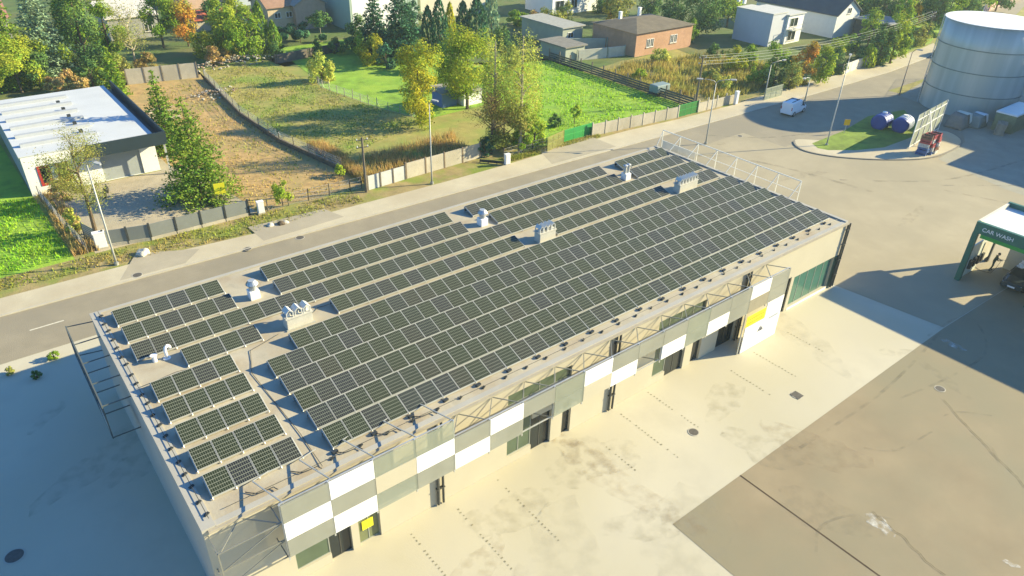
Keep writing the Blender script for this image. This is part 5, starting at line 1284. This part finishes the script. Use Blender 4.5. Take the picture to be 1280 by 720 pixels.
for yy in (-.35,):
    b = MB(); b.box(5.6,yy,0,5.9,yy+.3,HC-.5); b.build('post', M_DARK, cw)
b = MB(); b.box(.42,-.2,0,3.4,-.1,3.0); b.build('partition', mat('wash_screen',(0.60,0.66,0.60),.4,var=.08), cw); b = MB(); b.box(.42,-5.65,0,5.4,-5.55,3.2); b.build('partition', MATS['wash_screen'], cw)
b = MB(); b.box(3.4,-.26,.6,5.6,-.06,2.6); b.build('partition', WI, cw)
for ya, yb in ((-5.4,-1.6),(-11.0,-6.7),(-24,-12.2)):
    b = MB(); b.box(5.62,ya,0,5.8,yb,HC-.51); b.build('rear_wall', WI, cw)
for k in range(4):
    b = MB(); b.box(1.2+k*.75,-.42,.75+.0*k,1.55+k*.75,-.205,1.55); b.build('hose_box', M_DARK, cw)
txt = bpy.data.curves.new('sign_text','FONT'); txt.body = 'CAR WASH'; txt.size = .46; txt.extrude = .015
to = bpy.data.objects.new('tmp_text', txt); COL.objects.link(to); bpy.context.view_layer.update()
me = bpy.data.meshes.new_from_object(to.evaluated_get(bpy.context.evaluated_depsgraph_get())); bpy.data.objects.remove(to)
o = bpy.data.objects.new('lettering', me); COL.objects.link(o); me.materials.clear(); me.materials.append(M_WHITE); o.parent = cw
o.rotation_euler = (PI/2,0,-PI/2); o.location = (-.04,-.55,HC-.66)
# washed car, van, parked car
def car(name, label, cat, loc, rz, body_m, L, Wc, secs, wheels, wr, glass, plate=True):
    """secs: list of (x, z_low, z_belt, z_top, half_width_low, half_width_top) from rear to front"""
    t = thing(name, label, cat, loc, rz)
    b = MB()
    ring = []
    for x, zl, zb, zt, hw, ht in secs:
        ring.append([(x,-hw*.92,zl),(x,-hw,(zl+zb)/2),(x,-hw*.97,zb),(x,-ht,zt-.05),(x,-ht*.8,zt),(x,ht*.8,zt),(x,ht,zt-.05),(x,hw*.97,zb),(x,hw,(zl+zb)/2),(x,hw*.92,zl)])
    n = len(ring[0])
    for rg in ring: b.v += rg
    for k in range(len(ring)-1):
        for j in range(n): b.f.append((k*n+j,(k+1)*n+j,(k+1)*n+(j+1)%n,k*n+(j+1)%n)); b.m.append(0)
    b.f.append(tuple(range(n))); b.m.append(0)
    b.f.append(tuple((len(ring)-1)*n+j for j in range(n))[::-1]); b.m.append(0)
    b.build('body', body_m, t, smooth=False, bevel=.03)
    for wx in wheels:
        for s in (-1,1):
            b = MB(); b.tube([(wx,s*(Wc/2-.2),wr),(wx,s*(Wc/2+.012),wr)],wr,20); w_ = b.build('wheel', M_RUBBER, t)
            b = MB(); b.tube([(wx,s*(Wc/2+.013),wr),(wx,s*(Wc/2+.022),wr)],wr*.62,16); b.build('rim', M_STEEL, w_)
    for nm, pts in glass:
        b = MB(); b.quad(pts); b.build(nm, M_GLASSD, t)
    return t
paint_dark = mat('dark_car_paint',(0.03,0.045,0.05),.25,var=.05,spec=.6)
secs = [(-2.05,.45,.85,.95,.75,.7),(-1.95,.3,.95,1.3,.84,.62),(-1.5,.25,.98,1.52,.88,.62),(-.3,.22,.98,1.55,.89,.63),(.25,.22,.97,1.48,.89,.61),(1.0,.22,.95,1.0,.89,.72),(1.75,.24,.84,.88,.86,.7),(2.05,.32,.70,.76,.78,.66)]
x, y = 63.9, -9.35
cr = car('parked_car','dark hatchback with pale foam being washed under the canopy','car',(x,y,0),PI+.04,paint_dark,4.1,1.78,secs,(-1.3,1.3),.31,
    [('windscreen',[(.30,-.58,1.475),(.98,-.68,1.03),(.98,.68,1.03),(.30,.58,1.475)]),('side_window',[(-1.4,-.845,1.02),(.75,-.845,1.02),(.2,-.66,1.44),(-1.35,-.66,1.46)]),('side_window',[(-1.4,.845,1.02),(-1.35,.66,1.46),(.2,.66,1.44),(.75,.845,1.02)])])
for s in (-1,1):
    b = MB(); b.cbox(1.98,s*.58,.66,.1,.3,.14); b.build('headlight', mat('lamp_glass',(0.7,0.72,0.7),.15,var=.03), cr)
b = MB(); b.cbox(2.07,0,.48,.03,.55,.14); b.build('number_plate', M_WHITE, cr)
b = MB(); b.cbox(2.05,0,.6,.05,.7,.1); b.build('grille', M_DARK, cr)
bm = bmesh.new(); bmesh.ops.create_grid(bm, x_segments=24, y_segments=16, size=1)
for v in bm.verts:
    d_ = max(abs(v.co.x),abs(v.co.y)); v.co.x = v.co.x*.85-.65; v.co.y *= .58; v.co.z = 1.57+.06*math.sin(v.co.x*9)*math.cos(v.co.y*11)+random.uniform(0,.05)-.10*d_**4
bmesh.ops.solidify(bm, geom=bm.faces[:], thickness=-.06)
me = bpy.data.meshes.new('foam'); bm.to_mesh(me); bm.free(); me.materials.append(mat('foam_white',(0.8,0.82,0.8),.9,var=.06,scale=6)); o = bpy.data.objects.new('foam', me); COL.objects.link(o); o.parent = cr; o['kind']='stuff'
vs = [(-2.2,.35,1.0,1.75,.84,.74),(-2.12,.28,1.05,1.88,.87,.76),(-.4,.25,1.08,1.92,.88,.76),(.55,.25,1.08,1.9,.88,.75),(.9,.25,1.05,1.78,.88,.72),(1.45,.25,1.02,1.15,.88,.74),(2.05,.28,.88,.95,.84,.7),(2.22,.35,.7,.78,.76,.64)]
x, y = 88.7, 28.9
vn = car('delivery_van','small white delivery van driving through the tank shadow','van',(x,y,0),.12,mat('van_white',(0.78,0.8,0.82),.35,var=.03),4.4,1.76,vs,(-1.4,1.4),.33,
    [('windscreen',[(.95,-.66,1.74),(1.43,-.70,1.2),(1.43,.70,1.2),(.95,.66,1.74)]),('side_window',[(.15,-.85,1.12),(1.2,-.85,1.12),(.85,-.745,1.7),(.2,-.765,1.76)]),('side_window',[(.15,.85,1.12),(.2,.765,1.76),(.85,.745,1.7),(1.2,.85,1.12)])])
for s in (-1,1):
    b = MB(); b.cbox(2.14,s*.58,.78,.1,.28,.18); b.build('headlight', MATS['lamp_glass'], vn)
    b = MB(); b.cbox(-2.2,s*.76,1.1,.05,.1,.4); b.build('tail_light', mat('tail_red',(0.4,0.02,0.02),.3,var=.05), vn)
    b = MB(); b.cbox(.85,s*.98,1.2,.1,.16,.2); b.build('mirror', M_DARK, vn)
b = MB(); b.box(-1.9,.45,1.93,.2,.52,1.99); b.box(-1.9,-.52,1.93,.2,-.45,1.99); b.box(-.1,-.6,1.93,-.02,.6,2.0); b.build('roof_rack', M_DARK, vn)
x, y = G(1172,70)
pc = car('parked_car','dark far car half hidden behind the left edge of the tank','car',(x+.8,y,0),.2,paint_dark,4.1,1.78,secs,(-1.3,1.3),.31,
    [('windscreen',[(.30,-.58,1.475),(.98,-.68,1.03),(.98,.68,1.03),(.30,.58,1.475)]),('side_window',[(-1.4,-.845,1.02),(.75,-.845,1.02),(.2,-.66,1.44),(-1.35,-.66,1.46)])])
# person with the spray lance
def person(label, x, y, rz):
    J = {'pelvis':(0,0,.95),'waist':(.03,0,1.1),'chest':(.08,0,1.32),'neck':(.12,0,1.5),'head0':(.15,0,1.58),
         'hl':(0,.1,.93),'kl':(.10,.14,.5),'al':(.02,.15,.08),'tl':(.2,.16,.045),'hr':(0,-.1,.93),'kr':(-.02,-.14,.5),'ar':(-.18,-.16,.09),'tr':(0,-.18,.045),
         'sl':(.09,.2,1.43),'el':(.2,.27,1.17),'wl':(.45,.14,1.13),'sr':(.09,-.2,1.43),'er':(.16,-.28,1.16),'wr':(.42,-.2,1.2)}
    Rr = {'pelvis':.15,'waist':.135,'chest':.155,'neck':.06,'head0':.055,'hl':.10,'kl':.068,'al':.05,'tl':.04,'hr':.10,'kr':.068,'ar':.05,'tr':.04,'sl':.075,'el':.05,'wl':.038,'sr':.075,'er':.05,'wr':.038}
    E_ = [('pelvis','waist'),('waist','chest'),('chest','neck'),('neck','head0'),('pelvis','hl'),('hl','kl'),('kl','al'),('al','tl'),('pelvis','hr'),('hr','kr'),('kr','ar'),('ar','tr'),('chest','sl'),('sl','el'),('el','wl'),('chest','sr'),('sr','er'),('er','wr')]
    # fingers: short chains from each wrist, curled round the lance
    for w_, s in (('wl',1),('wr',-1)):
        bx, by, bz = J[w_]; J['p'+w_] = (bx+.07,by-.01*s,bz-.005); Rr['p'+w_] = .032; E_.append((w_,'p'+w_))
        for k in range(4):
            o_ = (k-1.5)*.018; a_ = 'f%s%d'%(w_,k); J[a_] = (bx+.125-.006*abs(k-1),by-.012*s,bz+o_); Rr[a_] = .010; E_.append(('p'+w_,a_))
            c_ = a_+'t'; J[c_] = (bx+.13,by-.05*s,bz+o_-.012); Rr[c_] = .009; E_.append((a_,c_))
        a_ = 'th'+w_; J[a_] = (bx+.08,by-.03*s,bz+.055); Rr[a_] = .011; E_.append(('p'+w_,a_))
    names = list(J); me = bpy.data.meshes.new('person'); me.from_pydata([J[k] for k in names],[(names.index(a),names.index(c)) for a,c in E_],[])
    o = bpy.data.objects.new('person', me); COL.objects.link(o)
    md = o.modifiers.new('skin','SKIN'); sv = me.skin_vertices[0].data
    for i, k in enumerate(names): sv[i].radius = (Rr[k],Rr[k]); sv[i].use_root = (k == 'pelvis')
    sb = o.modifiers.new('sub','SUBSURF'); sb.levels = 1; sb.render_levels = 1
    bpy.context.view_layer.update()
    m2 = bpy.data.meshes.new_from_object(o.evaluated_get(bpy.context.evaluated_depsgraph_get()))
    bpy.data.objects.remove(o)
    # head joined into the same mesh
    bm = bmesh.new(); bm.from_mesh(m2)
    g = bmesh.ops.create_uvsphere(bm, u_segments=20, v_segments=14, radius=.105)
    for v in g['verts']:
        c = v.co
        c.z *= 1.22; c.x *= 1.05; c.y *= .88
        if c.x > .08 and abs(c.y) < .02 and -.03 < c.z < .02: c.x += .022      # nose
        if c.x > .07 and abs(abs(c.y)-.035) < .016 and .01 < c.z < .04: c.x -= .012   # eye sockets
        if abs(c.y) > .085 and abs(c.x) < .03 and abs(c.z) < .04: c.y *= 1.15   # ears
        if c.z < -.07: c.x += .012
        v.co = c+Vector((.17,0,1.68))
    me2 = bpy.data.meshes.new('person'); bm.to_mesh(me2); bm.free()
    cl = [mat('dark_jacket',(0.07,0.085,0.055),.9,var=.15,scale=8), mat('olive_trousers',(0.10,0.11,0.07),.9,var=.15,scale=8), mat('skin',(0.46,0.29,0.21),.6,var=.05), M_RUBBER]
    for m in cl: me2.materials.append(m)
    for p in me2.polygons:
        z = p.center.z; rad = math.hypot(p.center.x-.02,p.center.y); p.use_smooth = True
        p.material_index = 3 if z < .1 else 1 if z < .98 else 2 if (z > 1.53 or p.center.x > .455) else 0
    po = bpy.data.objects.new('person', me2); COL.objects.link(po); po.location = (x,y,0); po.rotation_euler = (0,0,rz); tag(po, label, 'person')
    b = MB(); n0 = 12
    bm = bmesh.new(); bmesh.ops.create_uvsphere(bm, u_segments=18, v_segments=10, radius=.115)
    for v in bm.verts: v.co.z *= 1.1; v.co.y *= .92
    bmesh.ops.delete(bm, geom=[v for v in bm.verts if v.co.z < .0 or (v.co.x > .06 and v.co.z < .055)], context='VERTS')
    hm = bpy.data.meshes.new('hair'); bm.to_mesh(hm); bm.free(); hm.materials.append(M_DARK); ho = bpy.data.objects.new('hair', hm); COL.objects.link(ho); ho.parent = po; ho.location = (.165,0,1.70)
    return po
px_, py_ = 64.35, -6.95
person('person in dark jacket and olive trousers aiming a spray lance at the car', px_, py_, -1.05)
t = thing('spray_lance','thin spray lance held towards the dark car','spray lance',(px_,py_,0),-1.05)
b = MB(); b.tube([(.42,-.23,1.18),(.56,.12,1.13),(.62,.2,1.12),(1.15,.5,1.0)],.017,6); b.build('lance', M_STEEL, t)
b = MB(); b.tube([(.42,-.23,1.18),(.2,-.5,.6),(-.1,-.7,.1),(-.8,-.4,.03),(-1.6,.9,.03)],.015,6); b.build('hose', M_RUBBER, t)

# ------------------------------------------------------------------ light
SUN_AZ, SUN_EL = math.radians(-24.5), math.radians(22.8)
sd = Vector((math.cos(SUN_AZ)*math.cos(SUN_EL), math.sin(SUN_AZ)*math.cos(SUN_EL), math.sin(SUN_EL)))
sl = bpy.data.lights.new('sun','SUN'); sl.energy = 5.0; sl.angle = math.radians(.5); sl.color = (1.0,.865,.535)
so = bpy.data.objects.new('sun', sl); COL.objects.link(so); so.rotation_euler = sd.to_track_quat('Z','Y').to_euler(); so.location = (60,-40,60)
w = bpy.data.worlds.new('World'); S.world = w; w.use_nodes = True
N = w.node_tree.nodes; bg = N['Background']
sk = N.new('ShaderNodeTexSky'); sk.sky_type = 'NISHITA'; sk.sun_disc = False; sk.sun_elevation = SUN_EL; sk.sun_rotation = math.pi/2-SUN_AZ
sk.air_density = 1.5; sk.dust_density = .3; sk.ozone_density = 9.0
tn = N.new('ShaderNodeMix'); tn.data_type = 'RGBA'; tn.blend_type = 'MULTIPLY'; tn.inputs[0].default_value = 1; tn.inputs[7].default_value = (.78,.98,1.15,1)
w.node_tree.links.new(sk.outputs[0], tn.inputs[6]); w.node_tree.links.new(tn.outputs[2], bg.inputs['Color']); bg.inputs['Strength'].default_value = 0.085
# ------------------------------------------------------------------ air
b = MB(); b.box(-449.5,-449.5,-1.02,699.5,699.5,34.0)
hz = b.build('haze', bpy.data.materials.new('air')); hz['kind'] = 'stuff'; hz['label'] = 'thin pale haze over the far houses and trees'
hm = hz.data.materials[0]; hm.use_nodes = True; hn = hm.node_tree.nodes; hn.remove(hn['Principled BSDF'])
pv = hn.new('ShaderNodeVolumePrincipled'); pv.inputs['Color'].default_value = (.74,.92,.95,1); pv.inputs['Density'].default_value = .00034; pv.inputs['Anisotropy'].default_value = .2
hm.node_tree.links.new(pv.outputs[0], hn['Material Output'].inputs['Volume'])
# ------------------------------------------------------------------ camera
cd = bpy.data.cameras.new('camera'); cd.sensor_width = 36; cd.lens = FPX/1280*36; cd.clip_end = 3000; cd.clip_start = .5
co = bpy.data.objects.new('camera', cd); COL.objects.link(co)
M = Matrix(((_r[0],_u[0],-_f[0],CP[0]),(_r[1],_u[1],-_f[1],CP[1]),(_r[2],_u[2],-_f[2],CP[2]),(0,0,0,1)))
co.matrix_world = M; S.camera = co
S.view_settings.view_transform = 'Standard'; S.view_settings.look = 'None'; S.view_settings.gamma = 1; S.view_settings.exposure = 1.34
S.cycles.max_bounces = 6; S.cycles.diffuse_bounces = 3
S.render.resolution_x = 1024; S.render.resolution_y = 576
